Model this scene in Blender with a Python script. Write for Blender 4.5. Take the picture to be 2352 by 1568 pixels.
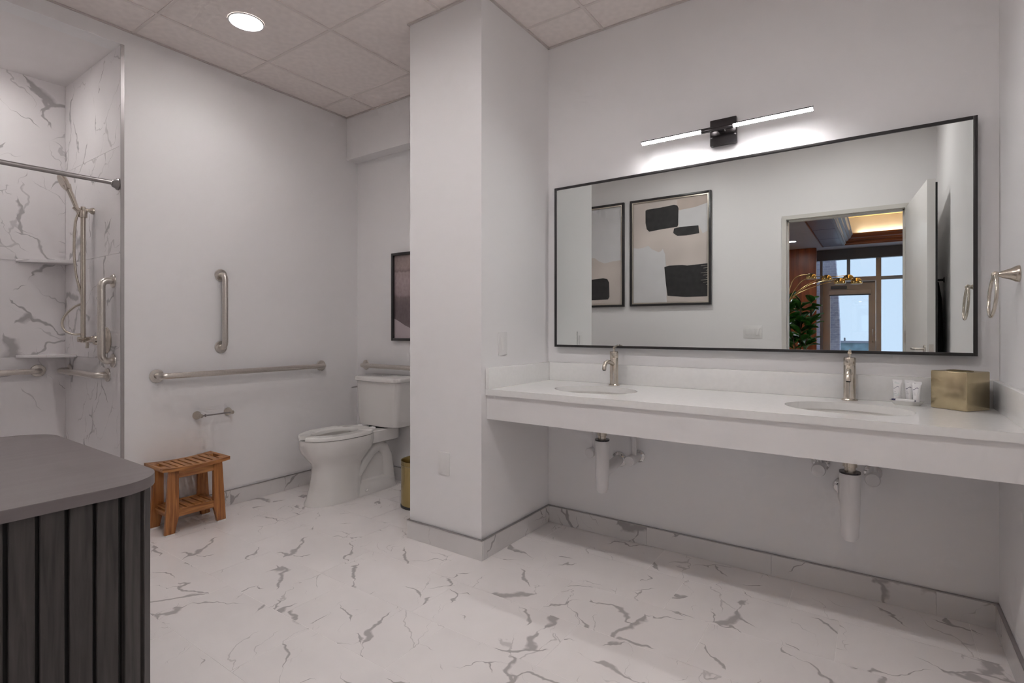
import bpy, bmesh, math, random
from mathutils import Vector, Matrix
random.seed(7)
PI = math.pi
for o in list(bpy.data.objects): bpy.data.objects.remove(o)
SC = bpy.context.scene
COL = SC.collection

# ------------------------------------------------------------------ camera, world, exposure
cam_d = bpy.data.cameras.new('camera'); cam = bpy.data.objects.new('camera', cam_d); COL.objects.link(cam)
cam_d.sensor_width = 36.0; cam_d.lens = 36.0*1211/2352; cam_d.shift_y = -30/2352
cam_d.clip_start = 0.01; cam_d.clip_end = 200
cam.location = (0, 0, 1.17)
cam.rotation_euler = (PI/2, 0, math.atan2(0.570, 0.822))
SC.camera = cam
W = bpy.data.worlds.new('world'); SC.world = W; W.use_nodes = True
W.node_tree.nodes['Background'].inputs['Color'].default_value = (0.64, 0.79, 1.0, 1)
W.node_tree.nodes['Background'].inputs['Strength'].default_value = 0.95
W.cycles.sampling_method = 'NONE'
SC.view_settings.view_transform = 'Standard'; SC.view_settings.look = 'None'
SC.view_settings.gamma = 1; SC.view_settings.use_curve_mapping = False
SC.view_settings.exposure = 0.40
SC.cycles.use_light_tree = False; SC.cycles.max_bounces = 9; SC.cycles.diffuse_bounces = 7; SC.cycles.glossy_bounces = 4
SC.cycles.caustics_reflective = False; SC.cycles.caustics_refractive = False
SC.cycles.use_adaptive_sampling = True; SC.cycles.adaptive_threshold = 0.12; SC.cycles.adaptive_min_samples = 16
CAN, CAN_T, CAN_S, CAN_L = 84.0, 24.0, 17.0, 150.0   # radiance of the downlights: main, toilet, shower, lounge with its added fill lights
LED = 100.0        # radiance of the vanity light diffuser
COVE = 32.0

# ------------------------------------------------------------------ materials
def newmat(name):
    m = bpy.data.materials.new(name); m.use_nodes = True
    return m, m.node_tree, m.node_tree.nodes['Principled BSDF']
def N(nt, t, **kw):
    n = nt.nodes.new(t)
    for k, v in kw.items():
        if k in n.inputs: n.inputs[k].default_value = v
        else: setattr(n, k, v)
    return n
def ramp(nt, fac, stops):
    r = nt.nodes.new('ShaderNodeValToRGB'); e = r.color_ramp.elements
    while len(e) > 1: e.remove(e[-1])
    e[0].position = stops[0][0]; e[0].color = (*stops[0][1], 1)
    for p, c in stops[1:]:
        x = e.new(p); x.color = (*c, 1)
    nt.links.new(fac, r.inputs[0]); return r.outputs[0]
def plain(name, col, rough=0.5, metal=0.0, var=0.03, scale=8.0, bump=0.0, bscale=200.0, spec=0.5, coat=0.0):
    m, nt, b = newmat(name)
    tc = N(nt, 'ShaderNodeTexCoord'); no = N(nt, 'ShaderNodeTexNoise'); no.inputs['Scale'].default_value = scale; no.inputs['Detail'].default_value = 0.5
    nt.links.new(tc.outputs['Object'], no.inputs['Vector'])
    lo = tuple(max(0, c*(1-var)) for c in col); hi = tuple(min(1, c*(1+var)) for c in col)
    nt.links.new(ramp(nt, no.outputs['Fac'], [(0.3, lo), (0.7, hi)]), b.inputs['Base Color'])
    b.inputs['Roughness'].default_value = rough; b.inputs['Metallic'].default_value = metal
    b.inputs['Specular IOR Level'].default_value = spec
    if coat: b.inputs['Coat Weight'].default_value = coat; b.inputs['Coat Roughness'].default_value = 0.08
    if bump:
        n2 = N(nt, 'ShaderNodeTexNoise'); n2.inputs['Scale'].default_value = bscale
        nt.links.new(tc.outputs['Object'], n2.inputs['Vector'])
        bp = N(nt, 'ShaderNodeBump'); bp.inputs['Strength'].default_value = bump; bp.inputs['Distance'].default_value = 0.002
        nt.links.new(n2.outputs['Fac'], bp.inputs['Height']); nt.links.new(bp.outputs[0], b.inputs['Normal'])
    return m
def wood(name, dark, light, axis=2, rough=0.45, scale=1.0, bump=0.15, contrast=(0.35, 0.68)):
    m, nt, b = newmat(name)
    tc = N(nt, 'ShaderNodeTexCoord'); oi = N(nt, 'ShaderNodeObjectInfo')
    vm = N(nt, 'ShaderNodeVectorMath', operation='ADD'); cb = N(nt, 'ShaderNodeCombineXYZ')
    ml = N(nt, 'ShaderNodeMath', operation='MULTIPLY'); ml.inputs[1].default_value = 23.7
    nt.links.new(oi.outputs['Random'], ml.inputs[0])
    for i in range(3): nt.links.new(ml.outputs[0], cb.inputs[i])
    nt.links.new(tc.outputs['Object'], vm.inputs[0]); nt.links.new(cb.outputs[0], vm.inputs[1])
    mp = N(nt, 'ShaderNodeMapping'); s = [60*scale]*3; s[axis] = 4*scale; mp.inputs['Scale'].default_value = s
    nt.links.new(vm.outputs[0], mp.inputs['Vector'])
    no = N(nt, 'ShaderNodeTexNoise'); no.inputs['Scale'].default_value = 1.0; no.inputs['Detail'].default_value = 6; no.inputs['Distortion'].default_value = 0.6
    nt.links.new(mp.outputs[0], no.inputs['Vector'])
    nt.links.new(ramp(nt, no.outputs['Fac'], [(contrast[0], dark), (contrast[1], light)]), b.inputs['Base Color'])
    b.inputs['Roughness'].default_value = rough
    bp = N(nt, 'ShaderNodeBump'); bp.inputs['Strength'].default_value = bump; bp.inputs['Distance'].default_value = 0.002
    nt.links.new(no.outputs['Fac'], bp.inputs['Height']); nt.links.new(bp.outputs[0], b.inputs['Normal'])
    return m
def marble(name, base, vein, rough=0.22, k=1.0, dens=0.0, plane='xy', angs=(-0.66, 0.62, -1.1)):
    m, nt, b = newmat(name); L = nt.links.new
    tc = N(nt, 'ShaderNodeTexCoord'); oi = N(nt, 'ShaderNodeObjectInfo')
    def mth(op, a, bb=None):
        n = N(nt, 'ShaderNodeMath', operation=op)
        for i, v in enumerate((a, bb)):
            if v is None: continue
            if isinstance(v, (int, float)): n.inputs[i].default_value = v
            else: L(v, n.inputs[i])
        return n.outputs[0]
    # put the two in-plane axes first, then shift by a random amount for each piece
    sp = N(nt, 'ShaderNodeSeparateXYZ'); L(tc.outputs['Object'], sp.inputs[0])
    cb = N(nt, 'ShaderNodeCombineXYZ'); ax = {'xy': (0, 1), 'xz': (0, 2), 'yz': (1, 2)}[plane]
    for i, q in ((0, 41.3), (1, 87.1)): L(mth('ADD', sp.outputs[ax[i]], mth('MULTIPLY', oi.outputs['Random'], q)), cb.inputs[i])
    P = cb.outputs[0]
    wn = N(nt, 'ShaderNodeTexNoise', noise_dimensions='2D'); wn.inputs['Scale'].default_value = 7*k; wn.inputs['Detail'].default_value = 3; wn.inputs['Roughness'].default_value = 0.5; L(P, wn.inputs['Vector'])
    sb = N(nt, 'ShaderNodeVectorMath', operation='SUBTRACT'); L(wn.outputs['Color'], sb.inputs[0]); sb.inputs[1].default_value = (0.5, 0.5, 0.5)
    ws = N(nt, 'ShaderNodeVectorMath', operation='SCALE'); ws.inputs['Scale'].default_value = 0.15/k; L(sb.outputs[0], ws.inputs[0])
    ad = N(nt, 'ShaderNodeVectorMath', operation='ADD'); L(P, ad.inputs[0]); L(ws.outputs[0], ad.inputs[1])
    mk = N(nt, 'ShaderNodeTexNoise', noise_dimensions='2D'); mk.inputs['Scale'].default_value = 3.4*k; mk.inputs['Detail'].default_value = 2.5; L(P, mk.inputs['Vector'])
    ms = N(nt, 'ShaderNodeSeparateColor'); L(mk.outputs['Color'], ms.inputs[0])
    def veinset(ang, sc, stretch, width, chan, lo, hi):
        rt = N(nt, 'ShaderNodeVectorRotate', rotation_type='Z_AXIS'); rt.inputs['Angle'].default_value = -ang; L(ad.outputs[0], rt.inputs['Vector'])
        sm = N(nt, 'ShaderNodeVectorMath', operation='MULTIPLY'); sm.inputs[1].default_value = (sc*stretch, sc, 1); L(rt.outputs[0], sm.inputs[0])
        vo = N(nt, 'ShaderNodeTexVoronoi', voronoi_dimensions='2D', feature='DISTANCE_TO_EDGE'); vo.inputs['Scale'].default_value = 1.0; L(sm.outputs[0], vo.inputs['Vector'])
        mr = N(nt, 'ShaderNodeMapRange'); mr.inputs[1].default_value = lo-dens; mr.inputs[2].default_value = hi-dens; L(ms.outputs[chan], mr.inputs[0])
        wd = mth('ADD', mth('MULTIPLY', mth('POWER', mr.outputs[0], 1.6), width), 0.0006)
        q = mth('MINIMUM', mth('MULTIPLY', mth('MAXIMUM', mth('SUBTRACT', 1.0, mth('DIVIDE', vo.outputs['Distance'], wd)), 0.0), 1.6), 1.0)
        return mth('MULTIPLY', q, mth('MINIMUM', mth('MULTIPLY', mr.outputs[0], 2.2), 1.0))
    v1 = veinset(angs[0], 3.6*k, 0.32, 0.044, 0, 0.50, 0.66)
    v2 = veinset(angs[1], 4.2*k, 0.28, 0.034, 1, 0.52, 0.68)
    v3 = veinset(angs[2], 7.5*k, 0.30, 0.030, 2, 0.50, 0.70)
    v = mth('MINIMUM', mth('ADD', mth('ADD', v1, v2), mth('MULTIPLY', v3, 0.55)), 1.0)
    bc = ramp(nt, mk.outputs['Fac'], [(0.35, base), (0.70, tuple(c*0.95 for c in base))])
    mx = N(nt, 'ShaderNodeMixRGB'); L(mth('MULTIPLY', v, 0.74), mx.inputs[0]); L(bc, mx.inputs[1]); mx.inputs[2].default_value = (*vein, 1)
    L(mx.outputs[0], b.inputs['Base Color']); b.inputs['Roughness'].default_value = rough
    return m
def emit(name, col, st):
    m, nt, b = newmat(name)
    b.inputs['Base Color'].default_value = (*col, 1); b.inputs['Emission Color'].default_value = (*col, 1); b.inputs['Emission Strength'].default_value = st
    return m
def glass(name, tint=(0.97, 0.985, 1.0), refl=0.06):
    m, nt, b = newmat(name); out = nt.nodes['Material Output']
    t = N(nt, 'ShaderNodeBsdfTransparent'); t.inputs[0].default_value = (*tint, 1)
    g = N(nt, 'ShaderNodeBsdfGlossy'); g.inputs['Roughness'].default_value = 0.0
    mx = N(nt, 'ShaderNodeMixShader'); mx.inputs[0].default_value = refl
    nt.links.new(t.outputs[0], mx.inputs[1]); nt.links.new(g.outputs[0], mx.inputs[2]); nt.links.new(mx.outputs[0], out.inputs[0])
    return m
M = {}
M['wall'] = plain('wall_paint', (0.86, 0.85, 0.855), 0.55, var=0.012, scale=1.5, spec=0.3)
M['ceil_white'] = plain('drywall_ceiling_paint', (0.86, 0.83, 0.825), 0.6, var=0.01, spec=0.3)
M['acoustic'] = plain('acoustic_tile', (0.90, 0.835, 0.805), 0.85, var=0.03, scale=30, bump=0.15, bscale=300, spec=0.2)
M['tee'] = plain('ceiling_tee_paint', (0.80, 0.735, 0.705), 0.5)
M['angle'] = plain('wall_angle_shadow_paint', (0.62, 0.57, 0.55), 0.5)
M['grout'] = plain('grout', (0.88, 0.85, 0.84), 0.8, bump=0.1)
M['marble_floor'] = marble('marble_floor_tile', (0.86, 0.825, 0.815), (0.33, 0.305, 0.305), rough=0.27)
M['marble_base'] = marble('marble_baseboard_tile', (0.72, 0.70, 0.695), (0.27, 0.25, 0.25), rough=0.25, plane='xz', angs=(-0.8, 0.9, -1.1))
M['marble_base_y'] = marble('marble_baseboard_tile_side', (0.72, 0.70, 0.695), (0.27, 0.25, 0.25), rough=0.25, plane='yz', angs=(0.8, -0.9, 1.1))
M['marble_shower'] = marble('marble_shower_tile', (0.85, 0.825, 0.83), (0.33, 0.315, 0.32), rough=0.22, k=0.8, dens=0.02, plane='xz', angs=(1.15, -1.2, 0.8))
M['marble_shower_y'] = marble('marble_shower_tile_back', (0.85, 0.825, 0.83), (0.33, 0.315, 0.32), rough=0.22, k=0.8, dens=0.03, plane='yz', angs=(0.75, -0.7, -1.1))
M['quartz'] = plain('white_quartz', (0.85, 0.845, 0.835), 0.16, var=0.012, scale=60)
M['apron'] = plain('painted_apron', (0.80, 0.785, 0.785), 0.4, var=0.01)
M['ceramic'] = plain('glazed_ceramic', (0.80, 0.785, 0.765), 0.08, var=0.006, coat=0.5)
M['seat'] = plain('toilet_seat_plastic', (0.82, 0.81, 0.785), 0.22, var=0.006)
M['nickel'] = plain('brushed_nickel', (0.60, 0.545, 0.475), 0.27, 1.0, var=0.04, scale=120)
M['steel'] = plain('satin_steel', (0.66, 0.62, 0.575), 0.30, 1.0, var=0.04, scale=120)
M['chrome'] = plain('chrome', (0.75, 0.74, 0.74), 0.07, 1.0, var=0.01)
M['darkrod'] = plain('grey_metal_rod', (0.33, 0.31, 0.31), 0.32, 1.0, var=0.03)
M['edge'] = plain('metal_edge_trim', (0.42, 0.40, 0.40), 0.35, 0.9)
M['gold'] = plain('brushed_gold', (0.60, 0.50, 0.32), 0.24, 1.0, var=0.04, scale=40)
M['goldpol'] = plain('polished_gold', (0.85, 0.60, 0.25), 0.1, 1.0)
M['brass'] = plain('antique_brass', (0.42, 0.33, 0.15), 0.25, 1.0)
M['black'] = plain('black_metal', (0.022, 0.020, 0.021), 0.35, var=0.1)
M['gun'] = plain('black_gloss_plate', (0.05, 0.045, 0.047), 0.18, 0.6)
M['rubber'] = plain('black_rubber', (0.015, 0.015, 0.015), 0.6)
M['mirror'] = plain('mirror_silver', (0.84, 0.872, 0.855), 0.0, 1.0, var=0.0)
M['plast'] = plain('white_plastic', (0.80, 0.79, 0.785), 0.3, var=0.005)
M['vinyl'] = plain('white_vinyl_cover', (0.76, 0.745, 0.75), 0.45, var=0.01)
M['pad'] = plain('white_foot_pad', (0.8, 0.79, 0.77), 0.5)
M['teak'] = wood('teak', (0.24, 0.082, 0.020), (0.52, 0.235, 0.070), axis=1, rough=0.4)
M['teak_v'] = wood('teak_upright', (0.23, 0.076, 0.018), (0.48, 0.20, 0.055), axis=2, rough=0.4)
M['teak_x'] = wood('teak_cross', (0.27, 0.10, 0.028), (0.56, 0.27, 0.09), axis=0, rough=0.4)
M['slat'] = wood('charcoal_oak', (0.024, 0.021, 0.020), (0.074, 0.063, 0.060), axis=2, rough=0.55, scale=1.1, contrast=(0.30, 0.75))
M['cabtop'] = wood('charcoal_laminate_top', (0.150, 0.128, 0.130), (0.168, 0.146, 0.147), axis=1, rough=0.42, scale=0.5, bump=0.02)
M['cabedge'] = M['slat']
M['cabcore'] = plain('cabinet_core_black', (0.012, 0.011, 0.011), 0.7)
M['doorpaint'] = plain('door_paint', (0.80, 0.785, 0.765), 0.4, var=0.01)
M['framepaint'] = plain('door_frame_paint', (0.66, 0.645, 0.61), 0.4, var=0.01)
M['cloth'] = plain('dark_robe_cloth', (0.016, 0.017, 0.018), 0.9, bump=0.4, bscale=120)
M['lens'] = emit('downlight_lens', (1.0, 0.965, 0.95), 40)
M['lens_lobby'] = emit('lobby_downlight_lens', (0.88, 0.94, 1.0), 40)  # cool tint stands in for daylight coming through the doorway
M['led'] = emit('led_diffuser', (1.0, 0.985, 0.985), LED)
M['cove'] = emit('cove_led', (1.0, 0.80, 0.48), COVE)
M['paper'] = plain('art_paper_beige', (0.60, 0.535, 0.50), 0.7, var=0.10, scale=3)
M['paint_white'] = plain('art_paint_pale', (0.64, 0.635, 0.65), 0.7, var=0.02)
M['paint_black'] = plain('art_paint_black', (0.018, 0.017, 0.018), 0.6, var=0.3, scale=20)
M['paint_tan'] = plain('art_paint_tan', (0.54, 0.46, 0.41), 0.7, var=0.05)
M['silverlip'] = plain('champagne_frame_lip', (0.58, 0.53, 0.46), 0.3, 0.8)
M['ink'] = plain('navy_ink', (0.04, 0.035, 0.10), 0.6)
M['ink_grey'] = plain('grey_ink', (0.30, 0.30, 0.36), 0.6)
M['label_mint'] = plain('pale_mint_label', (0.70, 0.76, 0.75), 0.4)
M['tube'] = plain('white_tube_plastic', (0.84, 0.835, 0.84), 0.3)
M['clearish'] = plain('frosted_tray', (0.78, 0.775, 0.75), 0.25)
M['glass'] = glass('window_glass')
M['alu'] = plain('bronze_window_frame', (0.42, 0.345, 0.31), 0.45)
M['alu_cool'] = plain('slate_window_frame', (0.30, 0.31, 0.36), 0.4)
M['orange_wood'] = wood('cherry_panel', (0.19, 0.038, 0.008), (0.34, 0.082, 0.018), axis=2, rough=0.35, scale=0.25)
M['crown'] = wood('cherry_crown', (0.10, 0.022, 0.006), (0.24, 0.07, 0.02), axis=0, rough=0.3, scale=0.3)
M['lobby_ceil'] = plain('lobby_ceiling_paint', (0.40, 0.37, 0.40), 0.5)
M['lobby_panel'] = plain('lobby_ceiling_panel', (0.17, 0.15, 0.19), 0.3)
M['lobby_wall'] = plain('lobby_wall_paint', (0.72, 0.69, 0.66), 0.6)
M['valance'] = plain('window_valance', (0.10, 0.10, 0.115), 0.5)
M['tray_lid'] = plain('tray_ceiling_yellow', (0.85, 0.66, 0.36), 0.7, var=0.04, scale=1.5)
M['lobby_floor'] = wood('lobby_floor_wood', (0.42, 0.36, 0.31), (0.55, 0.48, 0.42), axis=1, rough=0.4, scale=0.3)
M['leaf'] = plain('fiddle_leaf', (0.045, 0.17, 0.022), 0.35, var=0.45, scale=3)
M['bark'] = plain('bark', (0.12, 0.08, 0.05), 0.8)
M['pot'] = plain('dark_pot', (0.05, 0.05, 0.055), 0.5)
M['soil'] = plain('soil', (0.03, 0.02, 0.015), 0.9)
M['parapet'] = plain('parapet_render', (0.20, 0.30, 0.34), 0.8, var=0.3, scale=6)
def brickmat():
    m, nt, b = newmat('pier_brick'); tc = N(nt, 'ShaderNodeTexCoord'); mp = N(nt, 'ShaderNodeMapping'); mp.inputs['Rotation'].default_value = (PI/2, 0, 0)
    br = N(nt, 'ShaderNodeTexBrick'); br.inputs['Color1'].default_value = (0.50, 0.47, 0.55, 1); br.inputs['Color2'].default_value = (0.40, 0.38, 0.46, 1)
    br.inputs['Mortar'].default_value = (0.58, 0.56, 0.62, 1); br.inputs['Scale'].default_value = 4.5
    nt.links.new(tc.outputs['Object'], mp.inputs[0]); nt.links.new(mp.outputs[0], br.inputs['Vector']); nt.links.new(br.outputs[0], b.inputs['Base Color']); b.inputs['Roughness'].default_value = 0.9
    return m
M['brick'] = brickmat()
def landscape():
    # flat printed landscape: pale sky, a band of cloud, dark hills, a pale slope in front
    m, nt, b = newmat('landscape_print'); L = nt.links.new
    tc = N(nt, 'ShaderNodeTexCoord'); sp = N(nt, 'ShaderNodeSeparateXYZ'); L(tc.outputs['Generated'], sp.inputs[0])
    no = N(nt, 'ShaderNodeTexNoise'); no.inputs['Scale'].default_value = 5; no.inputs['Detail'].default_value = 6; L(tc.outputs['Generated'], no.inputs['Vector'])
    def mth(op, a, bb):
        n = N(nt, 'ShaderNodeMath', operation=op)
        for i, v in enumerate((a, bb)):
            if isinstance(v, (int, float)): n.inputs[i].default_value = v
            else: L(v, n.inputs[i])
        return n.outputs[0]
    zz = mth('ADD', sp.outputs['Z'], mth('MULTIPLY', mth('SUBTRACT', no.outputs['Fac'], 0.5), 0.10))
    sky = ramp(nt, zz, [(0.40, (0.155, 0.12, 0.125)), (0.50, (0.20, 0.155, 0.16)), (0.535, (0.34, 0.27, 0.275)), (0.70, (0.42, 0.335, 0.345)), (0.785, (0.40, 0.32, 0.32)), (0.80, (0.24, 0.19, 0.19)), (0.84, (0.36, 0.28, 0.27)), (1.0, (0.30, 0.24, 0.23))])
    n3 = N(nt, 'ShaderNodeTexNoise'); n3.inputs['Scale'].default_value = 22; L(tc.outputs['Generated'], n3.inputs['Vector'])
    ln = mth('ADD', mth('SUBTRACT', 0.245, mth('MULTIPLY', sp.outputs['X'], 0.32)), mth('MULTIPLY', mth('SUBTRACT', no.outputs['Fac'], 0.5), 0.03))
    below = mth('LESS_THAN', sp.outputs['Z'], ln)
    mx = N(nt, 'ShaderNodeMixRGB'); L(below, mx.inputs[0]); mx.inputs[2].default_value = (0.46, 0.40, 0.42, 1)
    mm = N(nt, 'ShaderNodeMixRGB', blend_type='MULTIPLY'); mm.inputs[0].default_value = 0.5; L(sky, mm.inputs[1]); L(ramp(nt, n3.outputs['Fac'], [(0.35, (0.72, 0.70, 0.70)), (0.6, (1, 1, 1))]), mm.inputs[2])
    L(mm.outputs[0], mx.inputs[1]); L(mx.outputs[0], b.inputs['Base Color']); b.inputs['Roughness'].default_value = 0.35
    return m
M['landscape'] = landscape()

# ------------------------------------------------------------------ mesh helpers
def wloc(o):
    v = Vector((0, 0, 0))
    while o is not None: v += o.location; o = o.parent
    return v
class MB:
    def __init__(s): s.bm = bmesh.new()
    def box(s, x0, x1, y0, y1, z0, z1, bev=0.0, mat=None, seg=2):
        g = bmesh.ops.create_cube(s.bm, size=1.0); vs = g['verts']
        for v in vs:
            v.co = Vector(((x0+x1)/2+v.co.x*(x1-x0), (y0+y1)/2+v.co.y*(y1-y0), (z0+z1)/2+v.co.z*(z1-z0)))
        if mat is not None:
            for v in vs: v.co = mat @ v.co
        if bev > 0:
            es = list({e for v in vs for e in v.link_edges})
            bmesh.ops.bevel(s.bm, geom=es, offset=bev, segments=seg, affect='EDGES', profile=0.5)
        return s
    def tube(s, pts, r, n=14, caps=True, closed=False):
        P = [Vector(p) for p in pts]; k = len(P); R = r if isinstance(r, (list, tuple)) else [r]*k
        T = []
        for i in range(k):
            if closed: t = P[(i+1) % k]-P[i-1]
            elif i == 0: t = P[1]-P[0]
            elif i == k-1: t = P[-1]-P[-2]
            else: t = (P[i+1]-P[i]).normalized()+(P[i]-P[i-1]).normalized()
            T.append(t.normalized())
        a = Vector((0, 0, 1)) if abs(T[0].z) < 0.9 else Vector((1, 0, 0))
        u = (a-T[0]*a.dot(T[0])).normalized(); rings = []
        for i in range(k):
            u = (u-T[i]*u.dot(T[i])).normalized(); w = T[i].cross(u)
            rings.append([s.bm.verts.new(P[i]+(u*math.cos(2*PI*j/n)+w*math.sin(2*PI*j/n))*R[i]) for j in range(n)])
        m = k if closed else k-1
        for i in range(m):
            A, B = rings[i], rings[(i+1) % k]
            for j in range(n): s.bm.faces.new((A[j], A[(j+1) % n], B[(j+1) % n], B[j]))
        if caps and not closed:
            s.bm.faces.new(rings[0][::-1]); s.bm.faces.new(rings[-1])
        return s
    def cyl(s, p0, p1, r0, r1=None, n=24):
        return s.tube([p0, p1], [r0, r0 if r1 is None else r1], n)
    def lathe(s, prof, c, axis=(0, 0, 1), n=28, caps=True):
        c = Vector(c); ax = Vector(axis).normalized()
        return s.tube_prof([(c+ax*h, r) for r, h in prof], ax, n, caps)
    def tube_prof(s, pr, ax, n, caps=True):
        a = Vector((0, 0, 1)) if abs(ax.z) < 0.9 else Vector((1, 0, 0))
        u = (a-ax*a.dot(ax)).normalized(); w = ax.cross(u); rings = []
        for p, r in pr:
            rr = max(r, 1e-4)
            rings.append([s.bm.verts.new(p+(u*math.cos(2*PI*j/n)+w*math.sin(2*PI*j/n))*rr) for j in range(n)])
        for A, B in zip(rings, rings[1:]):
            for j in range(n): s.bm.faces.new((A[j], A[(j+1) % n], B[(j+1) % n], B[j]))
        if caps: s.bm.faces.new(rings[0][::-1]); s.bm.faces.new(rings[-1])
        return s
    def prism(s, poly, h0, h1, plane='xy', bev=0.0):
        f = {'xy': lambda a, b, h: (a, b, h), 'xz': lambda a, b, h: (a, h, b), 'yz': lambda a, b, h: (h, a, b)}[plane]
        A = [s.bm.verts.new(f(a, b, h0)) for a, b in poly]; B = [s.bm.verts.new(f(a, b, h1)) for a, b in poly]; n = len(poly)
        fs = [s.bm.faces.new(A[::-1]), s.bm.faces.new(B)]
        for j in range(n): fs.append(s.bm.faces.new((A[j], A[(j+1) % n], B[(j+1) % n], B[j])))
        if bev > 0:
            es = [e for e in fs[1].edges]+[e for e in fs[0].edges]
            bmesh.ops.bevel(s.bm, geom=es, offset=bev, segments=2, affect='EDGES', profile=0.5)
        return s
    def loft(s, rings, caps=True):
        R = [[s.bm.verts.new(p) for p in r] for r in rings]; n = len(R[0])
        for A, B in zip(R, R[1:]):
            for j in range(n): s.bm.faces.new((A[j], A[(j+1) % n], B[(j+1) % n], B[j]))
        if caps: s.bm.faces.new(R[0][::-1]); s.bm.faces.new(R[-1])
        return s
    def mesh(s, name, mat, off=(0, 0, 0), angle=38):
        bm = s.bm; bmesh.ops.recalc_face_normals(bm, faces=bm.faces)
        off = Vector(off)
        for v in bm.verts: v.co -= off
        for f in bm.faces: f.smooth = True
        for e in bm.edges:
            if len(e.link_faces) == 2 and e.calc_face_angle(0) > math.radians(angle): e.smooth = False
        me = bpy.data.meshes.new(name); bm.to_mesh(me); bm.free(); me.materials.append(M[mat] if isinstance(mat, str) else mat)
        return me
    def build(s, name, mat, parent=None, origin=None, angle=38):
        pl = wloc(parent); o = Vector(origin) if origin is not None else pl
        me = s.mesh(name, mat, o, angle); ob = bpy.data.objects.new(name, me); COL.objects.link(ob)
        ob.location = o-pl
        if parent is not None: ob.parent = parent
        return ob
def tag(o, label, cat, group=None):
    o['label'] = label; o['category'] = cat
    if group: o['group'] = group
    return o
def thing(name, label, cat, loc, group=None):
    o = bpy.data.objects.new(name, None); COL.objects.link(o); o.location = loc; o.empty_display_size = 0.05
    return tag(o, label, cat, group)
def struct(o, label=None, cat=None):
    o['kind'] = 'structure'
    if label: o['label'] = label
    if cat: o['category'] = cat
    return o
def box(name, mat, b, parent=None, bev=0.0, origin=None): return MB().box(*b, bev=bev).build(name, mat, parent, origin)
def inst(me, name, loc, parent, rz=0.0):
    o = bpy.data.objects.new(name, me); COL.objects.link(o); o.location = Vector(loc)-wloc(parent); o.rotation_euler = (0, 0, rz); o.parent = parent
    return o
def arc(c, r, a0, a1, n, plane='xy', h=0.0):
    out = []
    for i in range(n+1):
        a = a0+(a1-a0)*i/n; p = (c[0]+r*math.cos(a), c[1]+r*math.sin(a))
        out.append(p)
    return out

# ------------------------------------------------------------------ dimensions (metres)
XL, XR, XB = -3.53, 0.388, -4.463        # left wall, right wall, shower back wall
YV, YT, YD, YS = 2.762, 2.85, 0.04, 1.195 # vanity wall, toilet wall, door wall, shower end wall
XP0, XP1, YP = -2.152, -1.646, 2.102      # pillar
ZC, ZS = 2.87, 2.783                      # tiled ceiling, shower ceiling
DX0, DX1, DZ = -0.689, 0.185, 2.165       # door opening

# ------------------------------------------------------------------ structure: walls
def wall(name, label, *boxes, mat='wall'):
    m = MB()
    for b in boxes: m.box(*b)
    return struct(m.build(name, mat), label, 'wall')
wall_left = wall('wall_left', 'white painted wall behind the long horizontal grab bar', (XB-0.1, XL, YS+0.012, YT+0.1, 0, ZC+0.06))
wall_back = wall('wall_back', 'white painted wall behind the toilet tank', (XL, XP0, YT, YT+0.1, 0, 2.53))
bulk = wall('wall_bulkhead', 'white drop bulkhead above the toilet wall', (XL, XP0, 2.745, YT+0.1, 2.53, ZC+0.06))
pillar = wall('wall_pillar', 'white painted pillar between toilet alcove and vanity', (XP0, XP1, YP, YT+0.1, 0, ZC+0.0))
wall_van = wall('wall_vanity', 'white painted wall carrying the wide mirror', (XP1, XR+0.1, YV, YV+0.12, 0, ZC+0.06))
wall_right = wall('wall_right', 'white painted side wall with towel ring', (XR, XR+0.1, YD-0.15, YV, 0, ZC+0.06))
wall_door = wall('wall_door', 'white painted wall with doorway opposite the mirror', (XB-0.1, DX0-0.012, YD-0.15, YD, 0, ZC+0.06), (DX1+0.012, XR, YD-0.15, YD, 0, ZC+0.06), (DX0-0.012, DX1+0.012, YD-0.15, YD, DZ+0.012, ZC+0.06))
wall_sh = wall('wall_shower', 'wall at the back of the tiled shower', (XB-0.1, XB-0.012, YD, YS+0.012, 0, ZC+0.06))
header = wall('wall_header', 'white drywall header above the shower opening', (XL-0.12, XL, YD, YS+0.012, ZS, ZC+0.06))
ceil_sh = struct(box('ceiling_shower', 'ceil_white', (XB-0.05, XL-0.12, YD, YS+0.012, ZS, ZS+0.06)), 'smooth white lowered ceiling inside the shower', 'ceiling')

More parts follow.
